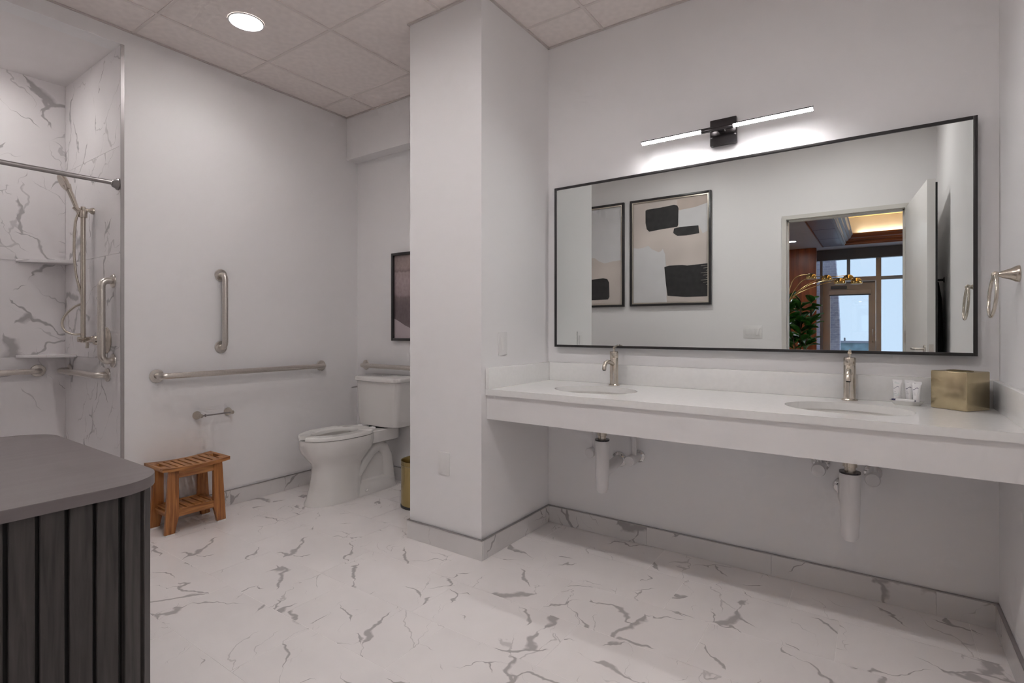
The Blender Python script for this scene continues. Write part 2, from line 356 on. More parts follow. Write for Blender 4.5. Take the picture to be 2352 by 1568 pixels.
# ceiling: slab, acoustic tiles and tees
ceil = struct(box('ceiling', 'acoustic', (XB-0.3, XR+0.3, YD-0.15, YT+0.2, ZC+0.06, ZC+0.16)), 'suspended ceiling of square acoustic tiles in a white grid', 'ceiling')
gx = [XL]+[-3.204+0.640*i for i in range(6)]+[XR]
gy = [YD]+[0.626, 1.253, 1.880, 2.508]+[YV]
tile_cache = {}
can_xy = [(-2.884, 1.5665), (-0.325, 0.94), (-1.604, 0.94)]
for i in range(len(gx)-1):
    for j in range(len(gy)-1):
        x0, x1, y0, y1 = gx[i], gx[i+1], gy[j], gy[j+1]
        if y1 == YV and x1 <= -1.92: y1 = 2.745 if x0 < XP0 else y1
        cx, cy = (x0+x1)/2, (y0+y1)/2
        hx, hy = round((x1-x0)/2-0.005, 4), round((y1-y0)/2-0.005, 4)
        can = any(abs(cx-a) < 0.05 and abs(cy-b) < 0.05 for a, b in can_xy)
        key = (hx, hy, can)
        if key not in tile_cache:
            m = MB()
            if not can: m.box(-hx, hx, -hy, hy, 0, 0.014)
            else:      # square tile with a round cut-out
                k = 32; R = 0.088; inn = [(R*math.cos(2*PI*a/k), R*math.sin(2*PI*a/k)) for a in range(k)]
                outp = []
                for a, b in inn:
                    s = min(hx/max(abs(a), 1e-6), hy/max(abs(b), 1e-6)); outp.append((a*s, b*s))
                # rays through the box corners keep the square outline
                for z0, z1 in ((0, 0.014),):
                    A0 = [m.bm.verts.new((a, b, z0)) for a, b in inn]; B0 = [m.bm.verts.new((a, b, z0)) for a, b in outp]
                    A1 = [m.bm.verts.new((a, b, z1)) for a, b in inn]; B1 = [m.bm.verts.new((a, b, z1)) for a, b in outp]
                    for q in range(k):
                        p = (q+1) % k
                        m.bm.faces.new((A0[q], A0[p], B0[p], B0[q])); m.bm.faces.new((A1[q], B1[q], B1[p], A1[p]))
                        m.bm.faces.new((A0[q], A1[q], A1[p], A0[p])); m.bm.faces.new((B0[q], B0[p], B1[p], B1[q]))
            tile_cache[key] = m.mesh('ceiling_tile', 'acoustic')
        inst(tile_cache[key], 'ceiling_tile', (cx, cy, ZC+0.003), ceil)
for x in gx[1:-1]: box('ceiling_tee', 'tee', (x-0.008, x+0.008, YD, YV if x > XP1 else 2.745, ZC-0.002, ZC+0.003), ceil)
for y in gy[1:-1]: box('ceiling_tee', 'tee', (XL, XR, y-0.008, y+0.008, ZC-0.0015, ZC+0.0035), ceil)
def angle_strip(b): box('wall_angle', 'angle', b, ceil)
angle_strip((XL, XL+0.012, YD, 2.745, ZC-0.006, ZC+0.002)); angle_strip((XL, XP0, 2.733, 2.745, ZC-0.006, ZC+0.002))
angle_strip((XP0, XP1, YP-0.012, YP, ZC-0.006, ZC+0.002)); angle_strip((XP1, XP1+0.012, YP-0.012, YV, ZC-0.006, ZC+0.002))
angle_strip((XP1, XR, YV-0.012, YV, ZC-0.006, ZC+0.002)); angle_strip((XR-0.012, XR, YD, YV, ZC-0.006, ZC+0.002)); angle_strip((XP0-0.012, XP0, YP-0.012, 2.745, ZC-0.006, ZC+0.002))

# floor: bed and stone tiles
floor = struct(box('floor', 'grout', (XB-0.1, XR+0.1, YD-0.15, YT+0.1, -0.08, -0.0008)), 'pale marble floor tiles with grey veins', 'floor')
TL, TH, JX = 0.61, 0.31, 0.0009
fcache = {}
for r in range(-3, 7):
    y0, y1 = 0.93+TH*r, 0.93+TH*(r+1)
    y0, y1 = max(y0, YD-0.14), min(y1, YT)
    if y1-y0 < 0.02: continue
    off = -0.125+0.187*(4-r)
    n0 = math.floor((XB-off)/TL)
    for k in range(n0, n0+11):
        x0, x1 = off+k*TL, off+(k+1)*TL
        x0, x1 = max(x0, XB), min(x1, XR)
        if x1-x0 < 0.01: continue
        h = (round((x1-x0)/2-JX, 4), round((y1-y0)/2-JX, 4))
        if h not in fcache: fcache[h] = MB().box(-h[0], h[0], -h[1], h[1], -0.0007, 0, bev=0.0003, seg=1).mesh('floor_tile', 'marble_floor')
        inst(fcache[h], 'floor_tile', ((x0+x1)/2, (y0+y1)/2, 0), floor)

# baseboards: tile pieces with a thin metal cap
def baseboard(name, label, axis, a0, a1, face, sgn, h=0.10, t=0.012):
    # axis: direction it runs along; face: wall plane coordinate; sgn: side of the room
    root = None; n = max(1, math.ceil((a1-a0)/0.61)); L = a1-a0; lo, hi = sorted((face, face+sgn*t)); lc, hc = sorted((face, face+sgn*(t+0.0015)))
    def bb(p, q, z0, z1, l, hh): return (p, q, l, hh, z0, z1) if axis == 'x' else (l, hh, p, q, z0, z1)
    mk = 'marble_base' if axis == 'x' else 'marble_base_y'
    root = struct(box(name, 'grout', bb(a0, a1, 0, h-0.002, *sorted((face, face+sgn*t*0.5)))), label, 'baseboard')
    p = a0
    while p < a1-0.01:
        q = min(p+0.61, a1); b = bb(p+0.0006, q-0.0006, 0.0005, h-0.002, lo, hi)
        box('baseboard_tile', mk, b, root, origin=((b[0]+b[1])/2, (b[2]+b[3])/2, (b[4]+b[5])/2)); p = q
    box('cap_strip', 'edge', bb(a0, a1, h-0.002, h+0.002, lc, hc), root)
baseboard('baseboard_left', 'grey veined tile baseboard behind the wooden stool', 'y', YS, YT, XL, 1)
baseboard('baseboard_back', 'grey veined tile baseboard behind the toilet', 'x', XL+0.012, XP0, YT, -1)
baseboard('baseboard_pillar_front', 'grey veined tile baseboard along the front of the pillar', 'x', XP0-0.013, XP1+0.013, YP, -1)
baseboard('baseboard_pillar_side', 'grey veined tile baseboard on the vanity side of the pillar', 'y', YP, YV, XP1, 1)
baseboard('baseboard_pillar_rear', 'grey veined tile baseboard on the toilet side of the pillar', 'y', YP, YT, XP0, -1)
baseboard('baseboard_vanity', 'long tile baseboard under the vanity counter', 'x', XP1+0.012, XR, YV, -1)
baseboard('baseboard_right', 'tile baseboard along the right side wall', 'y', YD+1.0, YV-0.012, XR, -1)

# shower wall tiles
stl = struct(box('wall_shower_end', 'grout', (XB-0.01, XL-0.001, YS+0.004, YS+0.012, 0, ZS)), 'marble tiled end wall of the shower with the slide rail', 'wall')
stb = struct(box('wall_shower_back', 'grout', (XB-0.012, XB-0.004, YD, YS+0.004, 0, ZS)), 'marble tiled back wall of the shower', 'wall')
zj = [0.0, 0.385, 0.99, 1.60, 2.21, ZS]
for z0, z1 in zip(zj, zj[1:]):
    for x0, x1 in ((XB, -3.985), (-3.985, XL-0.001)) if False else ((XB, XL-0.001),):
        b = (x0+0.0006, x1-0.0006, YS, YS+0.008, z0+0.0006, z1-0.0006); box('wall_tile', 'marble_shower', b, stl, origin=((b[0]+b[1])/2, YS+0.004, (z0+z1)/2))
    for y0, y1 in ((YD, 0.58), (0.58, YS)):
        b = (XB-0.008, XB, y0+0.0006, y1-0.0006, z0+0.0006, z1-0.0006); box('wall_tile', 'marble_shower_y', b, stb, origin=(XB-0.004, (y0+y1)/2, (z0+z1)/2))
trim1 = struct(box('trim_1', 'edge', (XL-0.001, XL+0.006, YS-0.003, YS+0.014, 0, ZS-0.001)), 'thin metal edge strip at the shower tile corner', 'trim')

# door frame and door
m = MB()
for sx, e in ((-1, DX0), (1, DX1)):
    a, b = sorted((e, e+sx*0.035)); m.box(a, b, YD, YD+0.014, 0, DZ)
    a, b = sorted((e, e+sx*0.0115)); m.box(a, b, YD-0.16, YD, 0, DZ)
    a, b = sorted((e-sx*0.012, e)); m.box(a, b, YD-0.10, YD-0.05, 0, DZ)
m.box(DX0-0.035, DX1+0.035, YD, YD+0.014, DZ, DZ+0.035); m.box(DX0-0.0115, DX1+0.0115, YD-0.16, YD, DZ, DZ+0.0115); m.box(DX0, DX1, YD-0.10, YD-0.05, DZ-0.012, DZ)
struct(m.build('trim_2', 'framepaint'), 'painted metal door frame reflected in the mirror', 'door frame')
ang = math.radians(5.0)
DM = Matrix.Translation((DX1+0.003, YD+0.045, 0)) @ Matrix.Rotation(-ang, 4, 'Z')
door = struct(MB().box(0, 0.045, 0, 0.93, 0.01, DZ-0.006, bev=0.002, mat=DM).build('door_1', 'doorpaint'), 'white door standing open along the right side wall', 'door')
MB().box(0.0451, 0.056, 0.885, 0.928, 0.02, DZ-0.03, mat=DM).build('door_rear_strip', 'rubber', door)  # black strip down the rear edge of the leaf
MB().box(0.010, 0.035, 0.9295, 0.9315, 0.985, 1.065, mat=DM).build('latch_plate', 'steel', door)
hx = MB().tube([DM @ Vector(p) for p in ((0, 0.865, 1.03), (-0.05, 0.865, 1.03), (-0.058, 0.855, 1.03), (-0.058, 0.75, 1.03))], 0.009)
hx.cyl(DM @ Vector((0, 0.865, 1.03)), DM @ Vector((-0.008, 0.865, 1.03)), 0.027); hx.build('lever_handle', 'steel', door)
for z in (0.25, 1.1, 1.95): MB().cyl(DM @ Vector((-0.004, -0.004, z-0.05)), DM @ Vector((-0.004, -0.004, z+0.05)), 0.007).build('hinge', 'steel', door)

# ------------------------------------------------------------------ lights
def downlight(loc, label, power, mat='lens', r=0.083, group=None, spread=172):
    # power: radiance of the lens, given off by the lamp behind it
    x, y, z = loc; t = thing('ceiling_downlight', label, 'ceiling light', (x, y, z), group)
    MB().lathe([(r+0.010, 0.0), (r+0.010, -0.003), (r+0.002, -0.004), (r-0.003, 0.003)], (x, y, z+0.002), n=40, caps=False).build('trim_ring', 'plast', t)
    MB().cyl((x, y, z+0.004), (x, y, z+0.008), r-0.004, n=40).build('lens', mat, t)
    M[mat].cycles.emission_sampling = 'NONE'
    ld = bpy.data.lights.new('downlight_lamp', 'AREA'); ld.shape = 'DISK'; ld.size = 2*(r-0.006); ld.spread = math.radians(spread)
    ld.energy = power*PI*PI*(r-0.006)**2; ld.color = M[mat].node_tree.nodes['Principled BSDF'].inputs['Emission Color'].default_value[:3]
    lo = bpy.data.objects.new('downlight_lamp', ld); COL.objects.link(lo); lo.parent = t; lo.location = (0, 0, 0.003); return t
downlight((can_xy[0][0], can_xy[0][1], ZC), 'round recessed downlight in the ceiling above the toilet area', CAN_T, spread=135)
downlight((can_xy[1][0], can_xy[1][1], ZC), 'round recessed downlight in the ceiling just inside the doorway', CAN)
downlight((can_xy[2][0], can_xy[2][1], ZC), 'round recessed downlight in the ceiling near the dark cabinet', CAN*1.12)
downlight((-4.02, 0.62, ZS-0.012), 'round downlight in the shower ceiling', CAN_S)

vl = thing('vanity_light', 'linear LED bar light with square black plate above the mirror', 'wall light', (-0.63, YV, 2.14))
PX0, PX1 = -0.690, -0.566
box('back_plate', 'gun', (PX0, PX1, YV-0.028, YV-0.0005, 2.080, 2.208), vl, bev=0.003)
box('arm', 'gun', (-0.640, -0.616, YV-0.086, YV-0.026, 2.130, 2.150), vl, bev=0.002)
box('bar_housing', 'gun', (-1.021, -0.233, YV-0.100, YV-0.078, 2.1445, 2.150), vl, bev=0.001)
box('rear_lip', 'gun', (-1.021, -0.233, YV-0.082, YV-0.078, 2.1330, 2.1445), vl)
box('bar_centre', 'gun', (-0.716, -0.566, YV-0.100, YV-0.082, 2.130, 2.1445), vl, bev=0.002)
for a, b in ((-1.019, -0.716), (-0.566, -0.235)):
    MB().prism([(YV-0.0985, 2.1442), (YV-0.0980, 2.1405), (YV-0.0850, 2.1330), (YV-0.0840, 2.1335), (YV-0.0840, 2.1442)], a, b, 'yz').build('diffuser', 'led', vl)
for a in (-1.0225, -0.2345): box('end_cap', 'gun', (a, a+0.002, YV-0.101, YV-0.077, 2.139, 2.151), vl)

# ------------------------------------------------------------------ mirror
mr = thing('wall_mirror', 'wide rectangular mirror in a thin black frame above the vanity', 'mirror', (-0.63, YV, 1.06))
X0, X1, Z0, Z1 = -1.581, 0.321, 1.061, 2.002; fw = 0.013
box('mirror_glass', 'mirror', (X0+fw*0.6, X1-fw*0.6, YV-0.035, YV-0.004, Z0+fw*0.6, Z1-fw*0.6), mr)
for b in ((X0, X0+fw, Z0, Z1), (X1-fw, X1, Z0, Z1), (X0+fw, X1-fw, Z0, Z0+fw), (X0+fw, X1-fw, Z1-fw, Z1)):
    box('frame_bar', 'black', (b[0], b[1], YV-0.040, YV-0.0005, b[2], b[3]), mr, bev=0.001)

# ------------------------------------------------------------------ vanity counter
YF, ZT = 2.134, 0.861
SINKS = [(-1.172, 2.425), (-0.099, 2.425)]; SA, SB = 0.215, 0.165
def slab_with_holes(name, mat, parent):
    bm = bmesh.new(); edges = []
    def loop(pts):
        vs = [bm.verts.new((x, y, ZT)) for x, y in pts]
        for i in range(len(vs)): edges.append(bm.edges.new((vs[i], vs[(i+1) % len(vs)])))
    loop([(XP1+0.001, YF), (XR-0.001, YF), (XR-0.001, YV-0.001), (XP1+0.001, YV-0.001)])
    for cx, cy in SINKS: loop([(cx+SA*math.cos(2*PI*k/48), cy+SB*math.sin(2*PI*k/48)) for k in range(48)])
    bmesh.ops.triangle_fill(bm, use_beauty=True, use_dissolve=False, edges=edges)
    g = bmesh.ops.extrude_face_region(bm, geom=list(bm.faces))
    for v in g['geom']:
        if isinstance(v, bmesh.types.BMVert): v.co.z -= 0.030
    mb = MB(); mb.bm.free(); mb.bm = bm; return mb.build(name, mat, parent, angle=30)
vc = thing('vanity_counter', 'long white quartz vanity counter with two sinks', 'counter', (-0.63, 2.45, 0.70))
slab_with_holes('worktop', 'quartz', vc)
box('apron', 'apron', (XP1+0.001, XR-0.001, YF+0.012, YF+0.032, 0.707, ZT-0.030), vc)
box('back_splash', 'quartz', (XP1+0.001, XR-0.001, YV-0.021, YV-0.001, ZT, 0.968), vc, bev=0.0015)
box('side_splash', 'quartz', (XP1+0.001, XP1+0.021, YF+0.002, YV-0.021, ZT, 0.968), vc, bev=0.0015)
box('side_splash', 'quartz', (XR-0.021, XR-0.001, YF+0.002, YV-0.021, ZT, 0.968), vc, bev=0.0015)
def sink(cx, cy, label):
    t = thing('undermount_sink', label, 'sink', (cx, cy, 0.68)); rings = []
    A, B = SA+0.006, SB+0.006; zt = ZT-0.0305; D = 0.13
    prof_in = [(1.0, 0), (0.985, 0.03), (0.94, 0.07), (0.82, 0.105), (0.55, 0.125), (0.12, D)]
    out = [(0.16, D+0.012), (0.60, 0.138), (0.87, 0.117), (0.99, 0.078), (1.035, 0.03), (1.06, 0)]
    for s, d in out[::-1]+[]: pass
    for s, d in [(0.12, D)]+prof_in[::-1][1:]+[(1.06, 0)]+out[::-1][1:]:
        rings.append([(cx+A*s*math.cos(2*PI*k/40), cy+B*s*math.sin(2*PI*k/40), zt-d) for k in range(40)])
    MB().loft(rings).build('basin', 'ceramic', t)
    MB().lathe([(0.0, 0.0), (0.022, 0.0), (0.028, -0.003), (0.028, -0.006), (0, -0.006)], (cx, cy, zt-D+0.007)).build('drain_ring', 'chrome', t)
sink(*SINKS[0], 'oval white undermount sink nearer the pillar'); sink(*SINKS[1], 'oval white undermount sink nearer the gold tissue box')
def faucet(cx, cy, label, turn):
    t = thing('faucet', label, 'faucet', (cx, cy, ZT)); r = 0.0225
    MB().lathe([(0.030, 0), (0.030, 0.004), (0.026, 0.008)], (cx, cy, ZT)).build('base_ring', 'nickel', t)
    MB().lathe([(r, 0.007), (r, 0.148), (r-0.0012, 0.150)], (cx, cy, ZT)).build('body', 'nickel', t)
    MB().lathe([(r-0.0015, 0.150), (r, 0.152), (r, 0.180), (r-0.002, 0.184), (0.010, 0.186)], (cx, cy, ZT)).build('handle_cap', 'nickel', t)
    d = Vector((math.sin(turn), -math.cos(turn), 0)); b = Vector((cx, cy, ZT))
    lv = MB().cyl(b+Vector((0, 0, 0.184)), b+Vector((0, 0, 0.200)), 0.006)
    lv.tube([b+Vector((0, 0, 0.2))-d*0.0+Vector((0, 0, 0.004)), b-d*0.02+Vector((0, 0, 0.210)), b-d*0.045+Vector((0, 0, 0.215))], [0.0075, 0.006, 0.005], 10); lv.build('lever', 'nickel', t)
    p = [b+d*x+Vector((0, 0, z)) for x, z in ((0.012, 0.115), (0.05, 0.128), (0.085, 0.132), (0.108, 0.127), (0.122, 0.112), (0.126, 0.092))]
    sp = MB().tube(p, [0.011]*6, 14).build('spout', 'nickel', t)
    MB().cyl(p[-1]+Vector((0, 0, 0.001)), p[-1]-Vector((0, 0, 0.003)), 0.008).build('aerator', 'rubber', sp)
faucet(-1.176, 2.668, 'brushed nickel faucet behind the sink nearer the pillar', 0.0)
faucet(-0.099, 2.690, 'brushed nickel faucet behind the sink nearer the tissue box', 0.0)

def drain(cx, cy, zb, wx, wz, label):
    t = thing('sink_drain', label, 'pipe', (cx, cy, zb))
    MB().lathe([(0.036, 0.0), (0.036, -0.006), (0.024, -0.012), (0.0, -0.012)], (cx, cy, 0.690)).build('gasket', 'rubber', t)
    MB().lathe([(0.020, 0.0), (0.020, -0.022), (0.024, -0.024), (0.024, -0.045), (0.019, -0.047), (0.019, -0.075)], (cx, cy, 0.682)).build('tailpiece', 'nickel', t)
    MB().lathe([(0.036, 0.0), (0.036, -0.007), (0.03, -0.009)], (cx, cy, 0.618)).build('slip_nut', 'gun', t)
    MB().lathe([(0.033, 0.0), (0.036, -0.01), (0.035, -0.09), (0.033, -0.18), (0.029, -0.245), (0.020, -0.26), (0, -0.262)][0:], (cx, cy, 0.612)).build('trap_cover', 'vinyl', t)
    MB().tube([(cx, cy, wz+0.02), (cx+(wx-cx)*0.2, cy+0.07, wz+0.01), (cx+(wx-cx)*0.6, cy+0.18, wz), (wx, YV-0.004, wz)], [0.030, 0.032, 0.031, 0.028], 18).build('waste_arm', 'vinyl', t)
    MB().lathe([(0.043, 0.0), (0.042, -0.006), (0.030, -0.014), (0.026, -0.015)], (wx, YV-0.0005, wz), (0, 1, 0)).build('escutcheon', 'chrome', t)
def valve(x, z, cx, label):
    t = thing('supply_valve', label, 'valve', (x, YV, z))
    MB().lathe([(0.034, 0.0), (0.033, -0.005), (0.022, -0.012), (0.018, -0.013)], (x, YV-0.0005, z), (0, 1, 0)).build('escutcheon', 'chrome', t)
    MB().lathe([(0.020, -0.012), (0.024, -0.030), (0.024, -0.100), (0.027, -0.104), (0.028, -0.138), (0.025, -0.144), (0, -0.145)], (x, YV-0.001, z), (0, 1, 0)).build('valve_cover', 'vinyl', t)
    MB().tube([(x, YV-0.075, z+0.015), (x, YV-0.075, z+0.10), (x+(cx-x)*0.15, YV-0.08, z+0.17), (x+(cx-x)*0.4, YV-0.09, 0.825)], 0.014, 12).build('supply_hose', 'vinyl', t)
drain(-1.130, 2.42, 0.33, -1.185, 0.440, 'white covered drain pipe under the sink nearer the pillar')
drain(-0.088, 2.42, 0.36, -0.120, 0.470, 'white covered drain pipe under the sink nearer the right wall')
valve(-1.300, 0.486, -1.172, 'white covered supply valve nearest the pillar under the counter')
valve(-1.070, 0.474, -1.172, 'white covered supply valve right of the drain nearer the pillar')
valve(-0.210, 0.558, -0.099, 'white covered supply valve left of the drain nearer the right wall')
valve(-0.017, 0.548, -0.099, 'white covered supply valve right of the drain nearer the right wall')

# ------------------------------------------------------------------ things on the counter
bx = thing('tissue_box', 'square brushed gold tissue box cover at the end of the counter', 'tissue box', (0.260, 2.650, ZT))
BM_ = Matrix.Translation((0.260, 2.650, ZT)) @ Matrix.Rotation(math.radians(-38), 4, 'Z'); hs = 0.0635
MB().box(-hs, hs, -hs, hs, 0.0, 0.146, bev=0.004, mat=BM_).build('cover', 'gold', bx)

ov = MB(); ov.loft([[BM_ @ Vector((0.044*s*math.cos(2*PI*k/32), 0.032*s*math.sin(2*PI*k/32), z)) for k in range(32)] for s, z in ((1.0, 0.1458), (1.0, 0.1478), (0.86, 0.1478), (0.86, 0.1462))], caps=False); ov.build('opening_rim', 'brass', bx)
ov = MB(); ov.loft([[BM_ @ Vector((0.044*s*math.cos(2*PI*k/32), 0.032*s*math.sin(2*PI*k/32), z)) for k in range(32)] for s, z in ((0.86, 0.1463), (0.86, 0.1466))]); ov.build('opening', 'rubber', bx)

tr = thing('toiletry_tray', 'small oval white dish holding travel toiletries', 'tray', (0.098, 2.66, ZT))
def oval(cx, cy, a, b, z, n=36): return [(cx+a*math.cos(2*PI*k/n), cy+b*math.sin(2*PI*k/n), z) for k in range(n)]
MB().loft([oval(0.098, 2.66, a, b, ZT+z) for a, b, z in ((0.001, 0.001, 0.0), (0.042, 0.026, 0.0), (0.056, 0.036, 0.016), (0.058, 0.038, 0.017), (0.055, 0.035, 0.017), (0.040, 0.024, 0.003), (0.001, 0.001, 0.003))]).build('dish', 'clearish', tr)
def travel_tube(x, y, label, lab, h=0.080, rz=-0.5):
    z = ZT+0.0035; t = thing('travel_tube', label, 'toiletry tube', (x, y, z), 'travel tubes in the dish')
    R = Matrix.Translation((x, y, z)) @ Matrix.Rotation(rz, 4, 'Z') @ Matrix.Scale(1.2, 4)
    MB().loft([[R @ Vector((0.0085*math.cos(2*PI*k/20), 0.0085*math.sin(2*PI*k/20), zz)) for k in range(20)] for zz in (0, 0.016)]).build('cap', 'tube', t)
    rg = []
    for zz, a, b in ((0.016, 0.0095, 0.0095), (0.03, 0.0105, 0.0095), (0.055, 0.0122, 0.0065), (h-0.010, 0.0145, 0.0018), (h-0.009, 0.0155, 0.0012), (h, 0.0155, 0.0012)):
        rg.append([R @ Vector((a*math.cos(2*PI*k/24), b*math.sin(2*PI*k/24), zz)) for k in range(24)])
    MB().loft(rg).build('tube_body', 'tube', t)
    def rad(zz):   # half-depth of the tube at height zz
        for (z0, b0), (z1, b1) in zip(((0.016, 0.0095), (0.03, 0.0095), (0.055, 0.0065), (h-0.010, 0.0018)), ((0.03, 0.0095), (0.055, 0.0065), (h-0.010, 0.0018), (h, 0.0012))):
            if z0 <= zz <= z1: return b0+(b1-b0)*(zz-z0)/(z1-z0)
        return 0.0012
    def strip(pts, wdt, nm, mat):
        mb = MB(); A = []
        for (a, zz) in pts:
            for dz in (-wdt, wdt):
                w_ = 0.0122; yy = -rad(zz+dz)*math.sqrt(max(0, 1-(a/w_)**2))-0.0004
                A.append(mb.bm.verts.new(R @ Vector((a, yy, zz+dz))))
        for i in range(0, len(A)-2, 2): mb.bm.faces.new((A[i], A[i+1], A[i+3], A[i+2]))
        mb.build(nm, mat, t)
    if lab == 'mint': strip([(a/1000, 0.048) for a in range(-8, 9, 2)], 0.022, 'label_panel', 'label_mint')
    def sq(pts, wdt, nm, mat):
        mb = MB(); A = []
        for (a, zz) in pts:
            for dz in (-wdt, wdt):
                yy = -rad(zz+dz)*math.sqrt(max(0, 1-(a/0.0122)**2))-0.0009
                A.append(mb.bm.verts.new(R @ Vector((a, yy, zz+dz))))
        for i in range(0, len(A)-2, 2): mb.bm.faces.new((A[i], A[i+1], A[i+3], A[i+2]))
        mb.build(nm, mat, t)
    sq([(-0.008+0.016*i/12, 0.052+0.0035*math.sin(-2.2+5.2*i/12)*(0.5+0.5*i/12)+0.003*i/12) for i in range(13)], 0.0009, 'wave_mark', 'ink_grey' if lab == 'mint' else 'ink')
    sq([(-0.006, 0.040), (0.001, 0.040)], 0.0004, 'print_line', 'ink_grey'); sq([(-0.005, 0.034), (0.003, 0.034)], 0.0005, 'print_line', 'ink_grey'); sq([(-0.007, 0.072), (-0.001, 0.072)], 0.0004, 'print_line', 'ink_grey')
travel_tube(0.066, 2.672, 'white travel tube with pale mint panel, leftmost in the dish', 'mint')
travel_tube(0.106, 2.676, 'white travel tube with navy wave, middle of the three', 'plain', rz=-0.45)
travel_tube(0.128, 2.650, 'white travel tube nearest the gold tissue box', 'plain', h=0.078, rz=-0.5)
sa = thing('soap_sachet', 'small white wrapped soap with purple ends lying on the dish', 'soap', (0.085, 2.632, ZT+0.0172))
SM = Matrix.Translation((0.088, 2.634, ZT+0.0215)) @ Matrix.Rotation(math.radians(-12), 4, 'Z')
MB().box(-0.028, 0.034, -0.010, 0.010, -0.004, 0.004, bev=0.0025, mat=SM).build('wrapper', 'tube', sa)
MB().box(-0.042, -0.0275, -0.006, 0.006, -0.003, 0.003, bev=0.0015, mat=SM).build('wrapper_end', 'ink', sa)
MB().box(0.0335, 0.037, -0.004, 0.004, -0.002, 0.002, bev=0.001, mat=SM).build('wrapper_end', 'ink', sa)

# ------------------------------------------------------------------ towel ring on right wall
tw = thing('towel_ring', 'brushed nickel towel ring on the right side wall', 'towel ring', (XR, 2.40, 1.352))
MB().lathe([(0.028, 0), (0.028, -0.004), (0.025, -0.012), (0.021, -0.018), (0.019, -0.022), (0.012, -0.042), (0.008, -0.050), (0.008, -0.060)], (XR-0.0005, 2.40, 1.352), (1, 0, 0)).build('post', 'nickel', tw)
bm_ = MB(); bmesh.ops.create_uvsphere(bm_.bm, u_segments=18, v_segments=12, radius=0.0115, matrix=Matrix.Translation((XR-0.060, 2.40, 1.352))); bm_.build('ball_end', 'nickel', tw)
cz = 1.352-0.073
MB().tube([(XR-0.062-0.010*(1-math.cos(a))*0.5, 2.40+0.069*math.sin(a), cz+0.069*math.cos(a)) for a in [2*PI*k/48 for k in range(48)]], 0.0052, 10, closed=True).build('ring', 'nickel', tw)

# ------------------------------------------------------------------ wall plates
def plate(name, label, cat, axis, face, sgn, a, z, w, h, gangs, kind):
    t = thing(name, label, cat, (a, face, z) if axis == 'x' else (face, a, z))
    def bb(a0, a1, d0, d1, z0, z1):
        l, hh = sorted((face+sgn*d0, face+sgn*d1)); return (a0, a1, l, hh, z0, z1) if axis == 'x' else (l, hh, a0, a1, z0, z1)
    box('cover_plate', 'plast', bb(a-w/2, a+w/2, 0.0003, 0.005, z-h/2, z+h/2), t, bev=0.0015)
    for g in range(gangs):
        c = a+(g-(gangs-1)/2)*0.046
        if kind == 'switch':
            box('rocker', 'plast', bb(c-0.016, c+0.016, 0.005, 0.008, z-0.033, z+0.033), t, bev=0.001)
        else:
            box('receptacle', 'plast', bb(c-0.016, c+0.016, 0.005, 0.0065, z-0.033, z+0.033), t, bev=0.001)
            for dz in (-0.017, 0.017):
                for da in (-0.006, 0.006): box('slot', 'ink_grey', bb(c+da-0.001, c+da+0.001, 0.0065, 0.0068, z+dz-0.004, z+dz+0.004), t)
plate('light_switch', 'white single rocker switch on the side of the pillar', 'switch', 'y', XP1, 1, 2.283, 1.089, 0.076, 0.122, 1, 'switch')
plate('wall_outlet', 'white blank wall plate low on the pillar front', 'outlet', 'x', YP, -1, -1.897, 0.452, 0.078, 0.120, 0, 'blank')
plate('light_switch', 'white triple rocker switch beside the doorway, seen in the mirror', 'switch', 'x', YD, 1, -0.974, 1.137, 0.165, 0.120, 3, 'switch')

# ------------------------------------------------------------------ grab bars
def grab_bar(p0, p1, nrm, label, mat='steel', r=0.0175, so=0.058, fl=0.040):
    p0, p1, n = Vector(p0), Vector(p1), Vector(nrm); d = (p1-p0).normalized(); c = 0.034
    t = thing('grab_bar', label, 'grab bar', p0, None)
    pts = [p0+n*0.004, p0+n*(so-c)]
    for k in range(1, 7):
        a = k/6*PI/2; pts.append(p0+n*(so-c+c*math.sin(a))+d*(c-c*math.cos(a)))
    q = []
    for k in range(0, 6):
        a = k/6*PI/2; q.append(p1+n*(so-c+c*math.cos(a))-d*(c-c*math.sin(a)))
    pts += q+[p1+n*(so-c), p1+n*0.004]
    MB().tube(pts, r, 18).build('bar', mat, t)
    for p in (p0, p1): MB().lathe([(fl, 0.0005), (fl, 0.004), (fl-0.003, 0.008), (r+0.004, 0.010), (r, 0.010)], p, n).build('flange', mat, t)
    return t
grab_bar((XL, 1.375, 0.886), (XL, 2.503, 0.884), (1, 0, 0), 'long horizontal grab bar on the wall left of the toilet')
grab_bar((XL, 1.748, 1.517), (XL, 1.748, 1.048), (1, 0, 0), 'vertical grab bar above the long bar left of the toilet')
grab_bar((-3.420, YT, 0.874), (-2.50, YT, 0.874), (0, -1, 0), 'horizontal grab bar on the wall behind the toilet tank')
grab_bar((-3.640, YS, 1.445), (-3.640, YS, 0.983), (0, -1, 0), 'vertical grab bar beside the shower valve', r=0.019)
grab_bar((-3.723, YS, 0.897), (-4.372, YS, 0.897), (0, -1, 0), 'short horizontal grab bar under the shower slide rail')
grab_bar((XB, 1.055, 0.897), (XB, 0.18, 0.897), (1, 0, 0), 'horizontal grab bar on the back wall of the shower')

